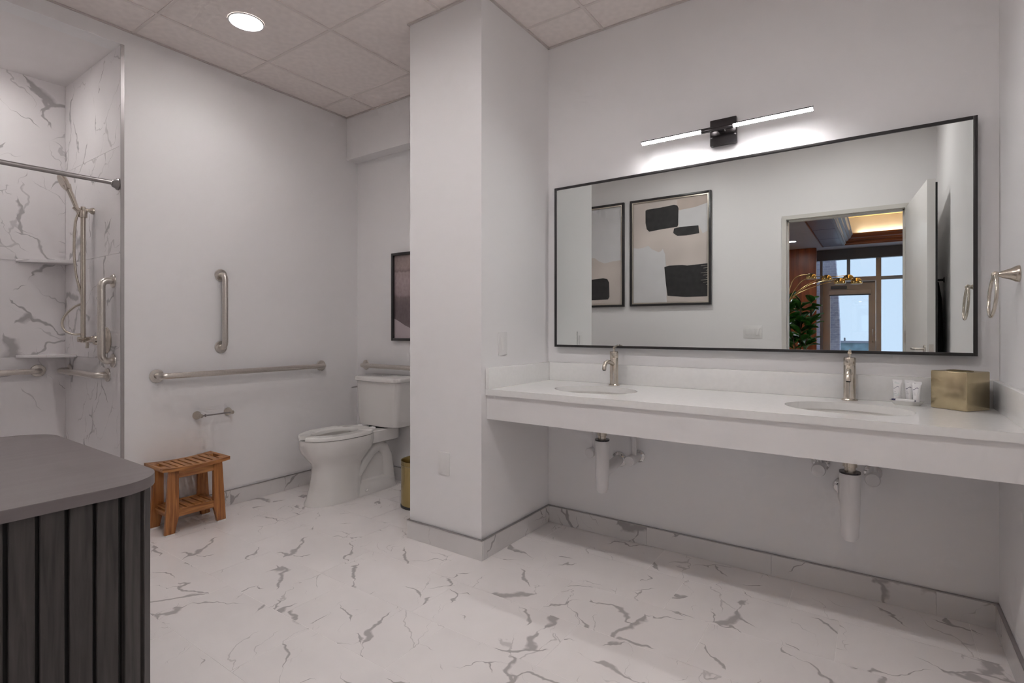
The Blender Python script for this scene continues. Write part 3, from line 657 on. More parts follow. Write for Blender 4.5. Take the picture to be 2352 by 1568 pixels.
# toilet paper holder
tp = thing('paper_holder', 'empty brushed nickel toilet paper holder under the long grab bar', 'paper holder', (XL, 1.70, 0.622))
for y in (1.600, 1.793):
    MB().lathe([(0.026, 0.0005), (0.026, 0.005), (0.022, 0.016), (0.016, 0.034), (0.0125, 0.052), (0.0125, 0.060), (0.009, 0.066), (0.0, 0.067)], (XL, y, 0.622), (1, 0, 0)).build('post', 'nickel', tp)
rd = MB().cyl((XL+0.054, 1.600, 0.622), (XL+0.054, 1.793, 0.622), 0.0045)
rd.lathe([(0.0045, 0), (0.009, 0.004), (0.009, 0.008), (0.0045, 0.013)], (XL+0.054, 1.622, 0.622), (0, 1, 0)); rd.build('roller', 'darkrod', tp)

# ------------------------------------------------------------------ toilet
TC = -3.072
to = thing('toilet', 'white two-piece toilet with open-front seat in the alcove', 'toilet', (TC, 2.42, 0))
def egg(cy_f, cy_b, hw, z, n=44, ef=2.15, eb=2.9, x=TC, mid=0.56):
    cm = cy_f+(cy_b-cy_f)*mid; out = []
    for k in range(n):
        a = 2*PI*k/n; c, s = math.cos(a), math.sin(a); e = ef if s < 0 else eb
        r = (abs(c)**e+abs(s)**e)**(-1/e); L = (cm-cy_f) if s < 0 else (cy_b-cm)
        out.append((x+hw*c*r, cm+L*s*r, z))
    return out
outer = [(2.068, 2.47, 0.128, 0.0), (2.070, 2.47, 0.128, 0.012), (2.088, 2.47, 0.121, 0.05), (2.108, 2.47, 0.116, 0.12), (2.122, 2.47, 0.113, 0.20), (2.126, 2.48, 0.114, 0.245), (2.112, 2.51, 0.126, 0.275), (2.078, 2.53, 0.155, 0.315), (2.052, 2.545, 0.178, 0.350), (2.044, 2.55, 0.184, 0.385), (2.043, 2.55, 0.185, 0.425), (2.046, 2.548, 0.182, 0.432)]
inner = [(2.095, 2.47, 0.135, 0.432), (2.10, 2.465, 0.130, 0.40), (2.13, 2.43, 0.105, 0.33), (2.18, 2.38, 0.07, 0.25), (2.22, 2.34, 0.03, 0.225)]
MB().loft([egg(*q) for q in outer+inner]).build('bowl', 'ceramic', to, angle=60)
bs = MB(); bs.loft([egg(2.30, 2.775, w, z, ef=3, eb=5) for w, z in ((0.128, 0.0), (0.128, 0.012), (0.116, 0.03), (0.105, 0.075), (0.060, 0.10))])
bs.loft([egg(2.36, 2.735, w, z, ef=3, eb=3) for w, z in ((0.072, 0.06), (0.060, 0.16), (0.056, 0.25), (0.060, 0.31), (0.050, 0.335))])
bs.build('pedestal_rear', 'ceramic', to, angle=60)
tw_ = MB()
for sx in (-1, 1):
    pts = [(TC+sx*0.075, 2.36, 0.105), (TC+sx*0.062, 2.42, 0.15), (TC+sx*0.056, 2.49, 0.225), (TC+sx*0.052, 2.55, 0.283), (TC+sx*0.050, 2.61, 0.308), (TC+sx*0.050, 2.668, 0.292), (TC+sx*0.052, 2.703, 0.235), (TC+sx*0.056, 2.712, 0.15), (TC+sx*0.062, 2.712, 0.06)]
    tw_.tube(pts, [0.032, 0.040, 0.043, 0.043, 0.042, 0.042, 0.042, 0.044, 0.05], 18)
tw_.build('trapway', 'ceramic', to, angle=80)
dk = MB(); dk.loft([egg(2.46, 2.80, w, z, ef=6, eb=6) for w, z in ((0.085, 0.335), (0.118, 0.352), (0.120, 0.430), (0.114, 0.437))]); dk.build('tank_deck', 'ceramic', to)
for sx in (-1, 1): MB().lathe([(0.013, 0), (0.013, 0.006), (0.008, 0.011), (0, 0.012)], (TC+sx*0.114, 2.47, 0.026)).build('bolt_cap', 'ceramic', to)
# open-front seat
st = MB(); pts_o, pts_i = [], []
n = 44
for k in range(n+1):
    f = k/n; a = -PI/2+0.16+(2*PI-0.32)*f
    def epos(cf, cb, hw, e1, e2):
        cm = cf+(cb-cf)*0.56; c, s = math.cos(a), math.sin(a); e = e1 if s < 0 else e2; r = (abs(c)**e+abs(s)**e)**(-1/e)
        return (TC+hw*c*r, cm+((cm-cf) if s < 0 else (cb-cm))*s*r)
    pts_o.append(epos(2.036, 2.535, 0.186, 2.15, 3.4)); pts_i.append(epos(2.12, 2.455, 0.098, 2.1, 2.4))
zb, zt_ = 0.437, 0.462
V = [[st.bm.verts.new((*p, z)) for p in P] for P, z in ((pts_o, zb), (pts_o, zt_-0.006), ([(TC+(x-TC)*0.975, 2.30+(y-2.30)*0.98) for x, y in pts_o], zt_), ([(TC+(x-TC)*1.06, 2.30+(y-2.30)*1.03) for x, y in pts_i], zt_-0.001), (pts_i, zt_-0.008), (pts_i, zb))]
for q in range(6):
    A, B = V[q], V[(q+1) % 6]
    for k in range(n): st.bm.faces.new((A[k], A[k+1], B[k+1], B[k]))
for k in (0, n): st.bm.faces.new([V[q][k] for q in range(6)])
st.build('seat', 'seat', to, angle=50)
for sx in (-1, 1): box('seat_hinge', 'plast', (TC+sx*0.07-0.018, TC+sx*0.07+0.018, 2.535, 2.575, 0.437, 0.460), to, bev=0.005)
def tankring(hw, yf, yb, z, bow=0.022, rc=0.050, n=8):
    P = []
    for k in range(13):      # bowed front from left to right
        u = -1+2*k/12; P.append((TC+u*(hw-rc), yf-bow*(1-u*u)+0.0, z))
    for k in range(1, n+1): a = -PI/2+PI/2*k/n; P.append((TC+hw-rc+rc*math.cos(a), yf+rc+rc*math.sin(a), z))
    P.append((TC+hw, yb, z)); P.append((TC-hw, yb, z))
    for k in range(0, n): a = PI+PI/2*k/n; P.append((TC-hw+rc+rc*math.cos(a), yf+rc+rc*math.sin(a), z))
    return P
MB().loft([tankring(w, yf, 2.838, z) for w, yf, z in ((0.196, 2.668, 0.440), (0.214, 2.652, 0.448), (0.222, 2.646, 0.50), (0.234, 2.640, 0.772))]).build('tank', 'ceramic', to, angle=50)
MB().loft([tankring(w, yf, 2.842, z) for w, yf, z in ((0.238, 2.634, 0.772), (0.247, 2.624, 0.780), (0.247, 2.624, 0.800), (0.238, 2.634, 0.810))]).build('tank_lid', 'ceramic', to, angle=50)
lv = MB().cyl((TC-0.226, 2.690, 0.722), (TC-0.246, 2.690, 0.722), 0.013); lv.tube([(TC-0.244, 2.690, 0.722), (TC-0.250, 2.672, 0.720), (TC-0.248, 2.625, 0.716)], [0.007, 0.007, 0.006], 10); lv.build('flush_lever', 'chrome', to)
MB().cyl((TC, 2.70, 0.4365), (TC, 2.70, 0.4402), 0.09).build('tank_gasket', 'rubber', to)

# waste bin
wb = thing('waste_bin', 'antique brass waste bin half hidden behind the pillar', 'bin', (-2.50, 2.53, 0))
MB().lathe([(0.122, 0.004), (0.122, 0.295), (0.124, 0.302), (0.119, 0.302), (0.116, 0.295), (0.115, 0.01), (0, 0.01)], (-2.50, 2.53, 0), n=40).build('bin_body', 'brass', wb)
MB().lathe([(0.125, 0), (0.126, 0.010), (0.123, 0.016), (0, 0.016)][:3], (-2.50, 2.53, 0), n=40).build('base_ring', 'black', wb)
MB().lathe([(0.1235, 0.272), (0.1235, 0.276)], (-2.50, 2.53, 0), n=40, caps=False).build('rim_band', 'gold', wb)

# picture behind toilet
pc = thing('framed_picture', 'black framed landscape print with hills on the wall behind the toilet', 'picture', (-2.85, YT, 1.075))
a0, a1, z0, z1 = -3.098, -2.60, 1.075, 1.750
for b in ((a0, a0+0.02, z0, z1), (a1-0.02, a1, z0, z1), (a0+0.02, a1-0.02, z0, z0+0.02), (a0+0.02, a1-0.02, z1-0.02, z1)): box('frame_bar', 'black', (b[0], b[1], YT-0.028, YT-0.0005, b[2], b[3]), pc, bev=0.001)
box('print', 'landscape', (a0+0.015, a1-0.015, YT-0.010, YT-0.006, z0+0.015, z1-0.015), pc)

# ------------------------------------------------------------------ teak stool
sx0, sx1, sy0, sy1, zt = -3.507, -3.262, 1.300, 1.672, 0.388
yc = (sy0+sy1)/2
sl = thing('shower_stool', 'slatted teak shower stool with lower shelf against the left wall', 'stool', ((sx0+sx1)/2, yc, 0))
def sag(y): return 0.012*((y-yc)/(0.5*(sy1-sy0)))**2-0.012
def curved(x0, x1, y0, y1, th, name, mat, base=zt, k=1.0, seg=8):
    mb = MB(); R = []
    for i in range(seg+1):
        y = y0+(y1-y0)*i/seg; z = base+sag(y)*k
        R.append([(x0, y, z-th), (x1, y, z-th), (x1, y, z), (x0, y, z)])
    mb.loft(R); es = [e for e in mb.bm.edges if len(e.link_faces) == 2 and e.calc_face_angle(0) > 1.0]
    bmesh.ops.bevel(mb.bm, geom=es, offset=0.002, segments=1, affect='EDGES'); return mb.build(name, mat, sl)
rw = 0.030
curved(sx0, sx0+rw, sy0, sy1, 0.020, 'side_rail', 'teak'); curved(sx1-rw, sx1, sy0, sy1, 0.020, 'side_rail', 'teak')
ys = [sy0+0.050+i*(sy1-sy0-0.100)/7 for i in range(8)]
for i in range(7): curved(sx0+rw+0.0005, sx1-rw-0.0005, ys[i]+0.0055, ys[i+1]-0.0055, 0.018, 'slat', 'teak_x', seg=2)
for y0, y1 in ((sy0, sy0+0.020), (sy1-0.020, sy1)): curved(sx0+rw+0.0005, sx1-rw-0.0005, y0, y1, 0.020, 'end_board', 'teak_x', seg=2)
for y0, y1 in ((sy0+0.0205, sy0+0.0465), (sy1-0.0465, sy1-0.0205)):
    for x0, x1 in ((sx0+rw+0.0005, sx0+0.078), (sx1-0.078, sx1-rw-0.0005)): curved(x0, x1, y0, y1, 0.020, 'handle_block', 'teak_x', seg=2)
lx0, lx1 = sx0+0.014, sx1-0.014
for sx in (0, 1):
    xa, xb = (lx0, lx0+0.022) if sx == 0 else (lx1-0.022, lx1)
    box('apron_rail', 'teak', (xa+0.004, xb-0.004, sy0+0.085, sy1-0.085, zt-0.072, zt-0.029), sl, bev=0.0015)
    for sy in (-1, 1):
        e = sy0+0.040 if sy < 0 else sy1-0.040          # outer edge at top
        g = lambda d, z: (e-sy*0.0+sy*d, z)
        out = [g(0.0, zt-0.024), g(0.022, 0.0075)]
        inn = [g(-0.030, 0.0075), g(-0.036, 0.05), g(-0.048, 0.085), g(-0.050, 0.10), g(-0.050, zt-0.024)]
        poly = out+inn
        if sy > 0: poly = poly[::-1]
        lg = MB().prism(poly, xa, xb, 'yz', bev=0.0015).build('leg', 'teak_v', sl)
        MB().box(xa-0.002, xb+0.002, min(e+sy*0.020, e-sy*0.028), max(e+sy*0.020, e-sy*0.028), 0.0, 0.0075).build('foot_pad', 'pad', lg)
    box('shelf_rail', 'teak', (xa+0.002, xb-0.002, sy0+0.088, sy1-0.088, 0.095, 0.137), sl, bev=0.0015)
n = 6; w = (sy1-sy0-0.10)/n
for i in range(n): box('shelf_slat', 'teak_x', (lx0+0.023, lx1-0.023, sy0+0.05+i*w+0.005, sy0+0.05+(i+1)*w-0.005, 0.122, 0.135), sl, bev=0.001)
for y in (sy0+0.045, sy1-0.057): box('cross_rail', 'teak_x', (lx0+0.022, lx1-0.022, y, y+0.012, 0.095, 0.121), sl)

# ------------------------------------------------------------------ dark slatted cabinet
cb = thing('slatted_cabinet', 'dark charcoal cabinet with rounded top and vertical slats in the foreground', 'cabinet', (-2.17, 0.35, 0))
CX0, CX1, CY1, CZ = -2.715, -1.618, 0.668, 0.760; rc = 0.135
def rpath(inset, n=10):
    x0, x1, y1, r = CX0+inset, CX1-inset, CY1-inset, rc-inset
    return [(x1, YD+0.012)]+arc((x1-r, y1-r), r, 0, PI/2, n)+arc((x0+r, y1-r), r, PI/2, PI, n)+[(x0, YD+0.012)]
MB().prism(rpath(0.0, 16), CZ-0.030, CZ, bev=0.0025).build('top', 'cabtop', cb)
MB().prism(rpath(0.026, 12), 0.03, CZ-0.030).build('carcass', 'cabcore', cb)
MB().prism(rpath(0.045, 12), 0.0, 0.03).build('plinth', 'cabcore', cb)
path = rpath(0.026, 40); dense = []
for (p, q) in zip(path, path[1:]):
    L = math.dist(p, q); k = max(1, int(L/0.001))
    for i in range(k): dense.append((p[0]+(q[0]-p[0])*i/k, p[1]+(q[1]-p[1])*i/k))
acc, nxt, slat_me = 0.0, 0.028, None
for (p, q) in zip(dense, dense[1:]):
    d = math.dist(p, q); acc += d
    if acc >= nxt:
        nxt += 0.0555; a = math.atan2(q[1]-p[1], q[0]-p[0])
        if slat_me is None: slat_me = MB().box(-0.0235, 0.0235, -0.014, 0.0, 0.035, CZ-0.031, bev=0.002, seg=1).mesh('slat', 'slat')
        inst(slat_me, 'slat', (p[0], p[1], 0), cb, a)

# ------------------------------------------------------------------ shower fittings
cr = thing('curtain_rod', 'straight grey shower curtain rod across the shower opening', 'rod', (-3.565, 0.62, 1.993))
MB().cyl((-3.565, YD+0.002, 1.990), (-3.565, YS-0.001, 1.996), 0.0125, n=18).build('rod', 'darkrod', cr)
for y, s in ((YD, 1), (YS, -1)):
    MB().lathe([(0.034, 0.0005), (0.034, 0.008), (0.026, 0.014), (0.020, 0.030), (0.0135, 0.034)], (-3.565, y, 1.993), (0, s, 0)).build('rod_flange', 'darkrod', cr)
def corner_shelf(z, label):
    n = 1
    poly = [(XB+0.0005, YS-0.0005), (XB+0.0005, YS-0.248), (XB+0.012, YS-0.250), (XB+0.214, YS-0.014), (XB+0.216, YS-0.0005)]
    return tag(MB().prism(poly, z-0.018, z, bev=0.002).build('corner_shelf', 'marble_shower'), label, 'shelf', 'shower corner shelves')
corner_shelf(1.608, 'upper triangular marble corner shelf in the shower'); corner_shelf(1.002, 'lower triangular marble corner shelf in the shower')
SX = -3.951; by = YS-0.052
hs_ = thing('hand_shower', 'brushed nickel hand shower on a vertical slide rail with hose', 'shower', (SX, YS, 1.10))
MB().cyl((SX, by, 1.085), (SX, by, 1.905), 0.0125, n=18).build('slide_rail', 'nickel', hs_)
for z in (1.888, 1.104):
    MB().lathe([(0.021, 0.0005), (0.020, 0.010), (0.011, 0.022), (0.011, 0.052)], (SX, YS, z), (0, -1, 0)).build('rail_bracket', 'nickel', hs_)
MB().lathe([(0.019, -0.022), (0.021, -0.018), (0.021, 0.018), (0.019, 0.022)], (SX, by, 1.862)).build('slider', 'nickel', hs_)
cup = MB(); cup.tube([(SX, by, 1.872), (SX, by-0.028, 1.884), (SX, by-0.042, 1.900)], [0.012, 0.014, 0.016], 14); cup.build('holder', 'nickel', hs_)
hd = MB(); hd.tube([(SX, by-0.022, 1.866), (SX, by-0.036, 1.905), (SX, by-0.052, 1.950), (SX, by-0.066, 1.988), (SX, by-0.080, 2.022)], [0.010, 0.012, 0.013, 0.014, 0.022], 16)
hd.build('handset', 'nickel', hs_)
dirh = Vector((0, -0.90, -0.43)).normalized()   # spray direction
hc = Vector((SX, by-0.090, 2.036))
MB().lathe([(0.020, -0.014), (0.042, -0.008), (0.047, 0.0), (0.047, 0.010), (0.043, 0.014), (0, 0.014)], hc, dirh, 32).build('spray_head', 'nickel', hs_)
hose = [(SX, by-0.022, 1.866), (SX-0.01, by-0.035, 1.80), (SX-0.02, by-0.038, 1.65), (SX-0.018, by-0.030, 1.50), (SX-0.01, by-0.012, 1.40), (SX-0.02, by+0.004, 1.33), (SX-0.045, by-0.03, 1.30), (SX-0.075, by-0.065, 1.25), (SX-0.085, by-0.078, 1.20), (SX-0.075, by-0.065, 1.155), (SX-0.045, by-0.035, 1.135), (SX-0.016, by-0.006, 1.135)]
def smooth(P, k=6):
    P = [Vector(p) for p in P]; out = []
    for i in range(len(P)-1):
        p0, p1, p2, p3 = P[max(i-1, 0)], P[i], P[i+1], P[min(i+2, len(P)-1)]
        for j in range(k):
            t = j/k; out.append(0.5*((2*p1)+(p2-p0)*t+(2*p0-5*p1+4*p2-p3)*t*t+(3*p1-p0-3*p2+p3)*t**3))
    out.append(P[-1]); return out
MB().tube(smooth(hose), 0.0068, 10).build('hose', 'nickel', hs_)
el = MB().cyl((SX, by-0.026, 1.104), (SX, YS-0.005, 1.104), 0.0155); el.cyl((SX+0.035, by+0.01, 1.112), (SX+0.035, by+0.01, 1.052), 0.008); el.cyl((SX, by+0.01, 1.104), (SX+0.045, by+0.01, 1.104), 0.011); el.build('outlet_elbow', 'nickel', hs_)
sv = thing('shower_valve', 'round shower valve plate with lever behind the vertical grab bar', 'valve', (-3.745, YS, 1.10))
MB().lathe([(0.078, 0.0005), (0.078, 0.004), (0.070, 0.012), (0.035, 0.020), (0.030, 0.022), (0.026, 0.055), (0.022, 0.062), (0, 0.063)], (-3.745, YS, 1.100), (0, -1, 0), 40).build('valve_plate', 'nickel', sv)
MB().tube([(-3.745, YS-0.05, 1.10), (-3.79, YS-0.056, 1.098), (-3.835, YS-0.060, 1.092)], [0.011, 0.009, 0.007], 12).build('valve_lever', 'nickel', sv)

# ------------------------------------------------------------------ abstract pictures on the door wall (seen in the mirror)
def artwork(x0, x1, z0, z1, label, shapes):
    t = thing('framed_artwork', label, 'picture', ((x0+x1)/2, YD, z0)); Wd, Hd = x1-x0, z1-z0
    for b in ((x0, x0+0.022, z0, z1), (x1-0.022, x1, z0, z1), (x0+0.022, x1-0.022, z0, z0+0.022), (x0+0.022, x1-0.022, z1-0.022, z1)):
        box('frame_bar', 'black', (b[0], b[1], YD+0.0005, YD+0.034, b[2], b[3]), t, bev=0.001)
    e = 0.022
    for b in ((x0+e, x0+e+0.012, z0+e, z1-e), (x1-e-0.012, x1-e, z0+e, z1-e), (x0+e+0.012, x1-e-0.012, z0+e, z0+e+0.012), (x0+e+0.012, x1-e-0.012, z1-e-0.012, z1-e)):
        box('inner_lip', 'silverlip', (b[0], b[1], YD+0.0005, YD+0.026, b[2], b[3]), t)
    box('canvas', 'paper', (x0+e+0.004, x1-e-0.004, YD+0.0006, YD+0.012, z0+e+0.004, z1-e-0.004), t)
    cl = lambda v, lo, hi: max(lo, min(hi, v))
    for i, (mat, poly) in enumerate(shapes):
        P = [(cl(x0+s*Wd, x0+0.035, x1-0.035), cl(z1-q*Hd, z0+0.035, z1-0.035)) for s, q in poly]
        MB().prism(P, YD+0.012, YD+0.0128+0.0004*i, 'xz').build('paint_patch', mat, t)
artwork(-2.190, -1.349, 1.406, 2.535, 'black framed abstract painting with three black blocks, seen in the mirror', [
    ('paint_tan', [(0.60, 0.04), (0.97, 0.03), (0.97, 0.10), (0.80, 0.13), (0.60, 0.14)]),
    ('paint_white', [(0.60, 0.14), (0.80, 0.13), (0.97, 0.105), (0.97, 0.35), (0.90, 0.37), (0.86, 0.30), (0.62, 0.30)]),
    ('paint_white', [(0.03, 0.445), (0.10, 0.455), (0.17, 0.45), (0.235, 0.435), (0.28, 0.47), (0.33, 0.49), (0.37, 0.505), (0.40, 0.495), (0.42, 0.475), (0.45, 0.53), (0.46, 0.64), (0.47, 0.97), (0.03, 0.97)]),
    ('paint_black', [(0.20, 0.105), (0.22, 0.097), (0.40, 0.093), (0.56, 0.085), (0.60, 0.095), (0.615, 0.12), (0.61, 0.27), (0.60, 0.287), (0.42, 0.293), (0.25, 0.305), (0.215, 0.28), (0.20, 0.22)]),
    ('paint_black', [(0.56, 0.30), (0.63, 0.292), (0.85, 0.295), (0.86, 0.365), (0.70, 0.373), (0.60, 0.37), (0.55, 0.34)]),
    ('paint_black', [(0.44, 0.645), (0.50, 0.635), (0.66, 0.637), (0.72, 0.645), (0.97, 0.637), (0.97, 0.925), (0.70, 0.925), (0.48, 0.91), (0.46, 0.80)])]+[
    ('silverlip', [(0.88+0.03*(i % 3), 0.655+0.021*i), (0.97, 0.651+0.021*i), (0.97, 0.654+0.021*i), (0.88+0.03*(i % 3), 0.657+0.021*i)]) for i in range(9)])
artwork(-3.100, -2.259, 1.406, 2.535, 'black framed abstract painting with one low black block, cut off by the pillar', [
    ('paint_white', [(0.03, 0.03), (0.97, 0.03), (0.97, 0.55), (0.84, 0.555), (0.72, 0.57), (0.64, 0.545), (0.58, 0.51), (0.45, 0.50), (0.30, 0.47), (0.03, 0.48)]),
    ('paint_black', [(0.35, 0.73), (0.70, 0.715), (0.76, 0.725), (0.785, 0.76), (0.79, 0.90), (0.77, 0.925), (0.36, 0.93)])])

# dark robe on a hook behind the door
hk = tag(MB().tube([(XR-0.0005, 0.66, 1.512), (XR-0.045, 0.66, 1.512), (XR-0.055, 0.66, 1.530)], [0.008, 0.008, 0.010], 12).lathe([(0.020, 0.0005), (0.020, 0.005), (0.010, 0.008)], (XR, 0.66, 1.512), (-1, 0, 0)).build('robe_hook', 'black'), 'black robe hook on the side wall behind the open door', 'hook')
rg = []
for z, hw, d in ((1.50, 0.012, 0.012), (1.46, 0.05, 0.018), (1.38, 0.12, 0.028), (1.20, 0.16, 0.034), (0.9, 0.175, 0.038), (0.55, 0.18, 0.038)):
    R_ = []
    for k in range(40):
        a = 2*PI*k/40; f = 1+0.12*math.sin(7*a+z*2)
        R_.append((XR-0.043+d*math.cos(a)*f*0.95, 0.64+hw*math.sin(a)*f, z))
    rg.append(R_)
tag(MB().loft(rg).build('hanging_robe', 'cloth', angle=70), 'dark robe hanging on the hook behind the open door', 'robe')

# ------------------------------------------------------------------ adjoining lounge, seen through the doorway in the mirror
YW = -7.4; LX0, LX1 = -3.2, 2.6; LZ = 2.80; YA = YD-0.15
struct(box('floor_lounge', 'lobby_floor', (LX0-0.1, LX1+0.1, YW-0.05, YA, -0.08, 0)), 'unseen pale wooden floor of the lounge beyond the doorway', 'floor')  # out of view, kept pale to bounce light into the bathroom
wall('wall_lounge_left', 'lounge wall left of the window', (LX0-0.1, LX0, YW, YA, 0, 3.4), mat='lobby_wall')
wall('wall_lounge_right', 'lounge wall right of the window', (LX1, LX1+0.1, YW, YA, 0, 3.4), mat='lobby_wall')
wall('wall_lounge_near', 'lounge side of the wall around the doorway', (XR+0.1, LX1, YA, YA+0.1, 0, 3.4), mat='lobby_wall')
TX0, TX1, TY0, TY1 = -0.56, 2.2, -6.80, -1.2
struct(MB().box(LX0, -0.905, YW, YA, LZ, LZ+0.6).box(TX1, LX1, YW, YA, LZ, LZ+0.6).box(-0.905, TX1, YW, TY0, LZ, LZ+0.6).box(-0.905, TX1, TY1, YA, LZ, LZ+0.6).build('ceiling_lounge', 'lobby_ceil'), 'grey lounge ceiling around the lit tray', 'ceiling')
pn = struct(box('ceiling_lounge_panels', 'lobby_panel', (-0.905, TX0, TY0, TY1, LZ+0.004, LZ+0.6)), 'dark panelled ceiling border beside the lit tray', 'ceiling')
for i in range(5): box('ceiling_panel', 'lobby_panel', (-0.890, TX0-0.012, TY0+0.01+i*1.10, TY0+1.09+i*1.10, LZ-0.003, LZ+0.003), pn)
box('dark_strip', 'crown', (-0.915, -0.895, TY0, TY1, LZ-0.006, LZ+0.003), pn)  # dark line between the grey ceiling and the panels
struct(box('ceiling_lounge_tray', 'tray_lid', (TX0, TX1, TY0, TY1, 3.34, 3.42)), 'warm yellow lit tray ceiling in the lounge', 'ceiling')
def crown(name, label, pts, prof, mat):
    m = MB(); m.loft([[Vector(p)+Vector(n_)*a+Vector((0, 0, b)) for a, b in prof] for p, n_ in pts]); return struct(m.build(name, mat, angle=25), label, 'moulding')
cprof = [(0, 0.0), (0.03, 0.0), (0.035, 0.02), (0.05, 0.03), (0.055, 0.07), (0.09, 0.085), (0.10, 0.11), (0.13, 0.125), (0.15, 0.17), (0.165, 0.18), (0.165, 0.205), (0, 0.205)]
crown('trim_3', 'dark grey stepped crown moulding along the side of the tray', [((TX0, TY0, LZ), (1, 0.0, 0)), ((TX0, TY1, LZ), (1, 0, 0))], cprof, 'alu_cool')
crown('trim_4', 'red-brown wooden crown moulding at the far side of the tray', [((TX0, TY0, LZ), (0, 1, 0)), ((TX1, TY0, LZ), (0, 1, 0))], cprof, 'crown')
cv = thing('cove_light', 'hidden warm light strip along the tray ceiling edge', 'light strip', (0.8, TY0+0.06, 3.01))
box('strip', 'cove', (TX0+0.25, TX1-0.2, TY0+0.03, TY0+0.07, 3.006, 3.012), cv)
cv2 = thing('cove_light', 'hidden warm light strip along the side of the tray', 'light strip', (TX0+0.05, -4.0, 3.01))
box('strip', 'cove', (TX0+0.03, TX0+0.07, TY0+0.3, TY1-0.3, 3.006, 3.012), cv2)
struct(box('wall_wood_panel', 'orange_wood', (LX0, -1.02, -6.95, -6.80, 0, LZ)), 'orange-brown wood panelled wall beside the lounge window', 'wall')
downlight((-1.33, -5.685, LZ-0.004), 'small recessed downlight in the lounge ceiling', CAN_L*0.6, 'lens_lobby', 0.075)
for x, y, lb in ((-1.9, -2.6, 'added fill light in the lounge ceiling, left of the tray'), (2.4, -3.6, 'added fill light in the lounge ceiling, right of the lit tray')):
    downlight((x, y, LZ-0.004), lb, CAN_L*2.2, 'lens_lobby', 0.075, 'added lounge fill lights')  # lamps added out of view to send fill light through the doorway
# window wall: frame members and panes
wn = struct(box('window_1', 'valance', (LX0, LX1, YW-0.03, YW+0.10, 2.585, LZ)), 'large lounge window with glazed door seen through the doorway', 'window')
def fr(x0, x1, z0, z1, mat='alu', d=0.06, nm='window_frame'): return box(nm, mat, (x0, x1, YW-d/2, YW+d/2, z0, z1), wn, bev=0.004)
for a, b, mt in ((-1.16, -1.10, 'alu_cool'), (-0.998, -0.948, 'alu_cool'), (-0.028, 0.060, 'alu'), (0.402, 0.47, 'alu_cool'), (1.2, 1.28, 'alu'), (2.0, 2.08, 'alu'), (-2.2, -2.12, 'alu')): fr(a, b, 0, 2.585, mt)
fr(-0.521, -0.461, 2.222, 2.585, 'alu_cool'); fr(-0.948, -0.028, 2.135, 2.222); fr(0.060, 0.402, 2.146, 2.215, 'alu_cool'); fr(0.47, LX1, 2.146, 2.215); fr(LX0, -0.998, 2.146, 2.215)
fr(LX0, -0.998, 0.0, 0.10); fr(0.06, LX1, 0.0, 0.10)
for a, b, z0, z1 in ((-0.948, -0.521, 2.222, 2.585), (-0.461, -0.028, 2.222, 2.585), (0.060, 0.402, 2.215, 2.585), (0.060, 0.402, 0.1, 2.146), (0.47, 1.2, 0.1, 2.146), (0.47, 1.2, 2.215, 2.585), (1.28, 2.0, 0.1, 2.585), (-1.10, -0.998, 0.1, 2.585), (-2.12, -1.16, 0.1, 2.585)):
    box('pane', 'glass', (a, b, YW-0.004, YW+0.004, z0, z1), wn)
dr = struct(MB().box(-0.945, -0.813, YW-0.03, YW+0.03, 0, 2.130).box(-0.150, -0.031, YW-0.03, YW+0.03, 0, 2.130).box(-0.813, -0.150, YW-0.03, YW+0.03, 1.872, 2.130).box(-0.813, -0.150, YW-0.03, YW+0.03, 0, 0.25).build('door_2', 'alu'), 'bronze framed glazed balcony door in the lounge', 'door')
box('pane', 'glass', (-0.813, -0.150, YW-0.004, YW+0.004, 0.25, 1.872), dr)
box('blind_cassette', 'alu', (-0.83, -0.11, YW+0.032, YW+0.09, 1.868, 1.950), dr, bev=0.004); box('blind_hem', 'valance', (-0.825, -0.115, YW+0.04, YW+0.07, 1.845, 1.868), dr)
box('door_closer', 'valance', (-0.80, -0.52, YW+0.032, YW+0.07, 1.985, 2.045), dr, bev=0.006); box('closer_arm', 'valance', (-0.52, -0.05, YW+0.04, YW+0.06, 2.10, 2.118), dr)
MB().tube([(-0.08, YW+0.03, 1.15), (-0.08, YW+0.075, 1.15), (-0.08, YW+0.075, 0.9), (-0.08, YW+0.03, 0.9)], 0.011, 10).build('pull_handle', 'steel', dr)
# outside
pr_ = tag(MB().prism([(-1.45, -0.5), (-0.70, -0.5), (-0.71, 1.2), (-0.745, 2.0), (-0.80, 2.9), (-0.80, 4.0), (-1.45, 4.0)], -9.0, -8.6, 'xz').build('brick_pier', 'brick'), 'pale brick pier outside the lounge window', 'pier')
pp = thing('balcony_parapet', 'blue-grey balcony parapet with rail outside the glazed door', 'parapet', (-0.25, -10.6, -0.5))
box('parapet_wall', 'parapet', (-0.80, 0.02, -10.75, -10.55, -0.5, 0.80), pp); box('coping', 'alu_cool', (-0.82, 0.05, -10.78, -10.52, 0.80, 0.85), pp, bev=0.006)
for x in (-0.70, -0.10): box('rail_post', 'alu_cool', (x-0.02, x+0.02, -10.66, -10.62, 0.85, 0.93), pp)
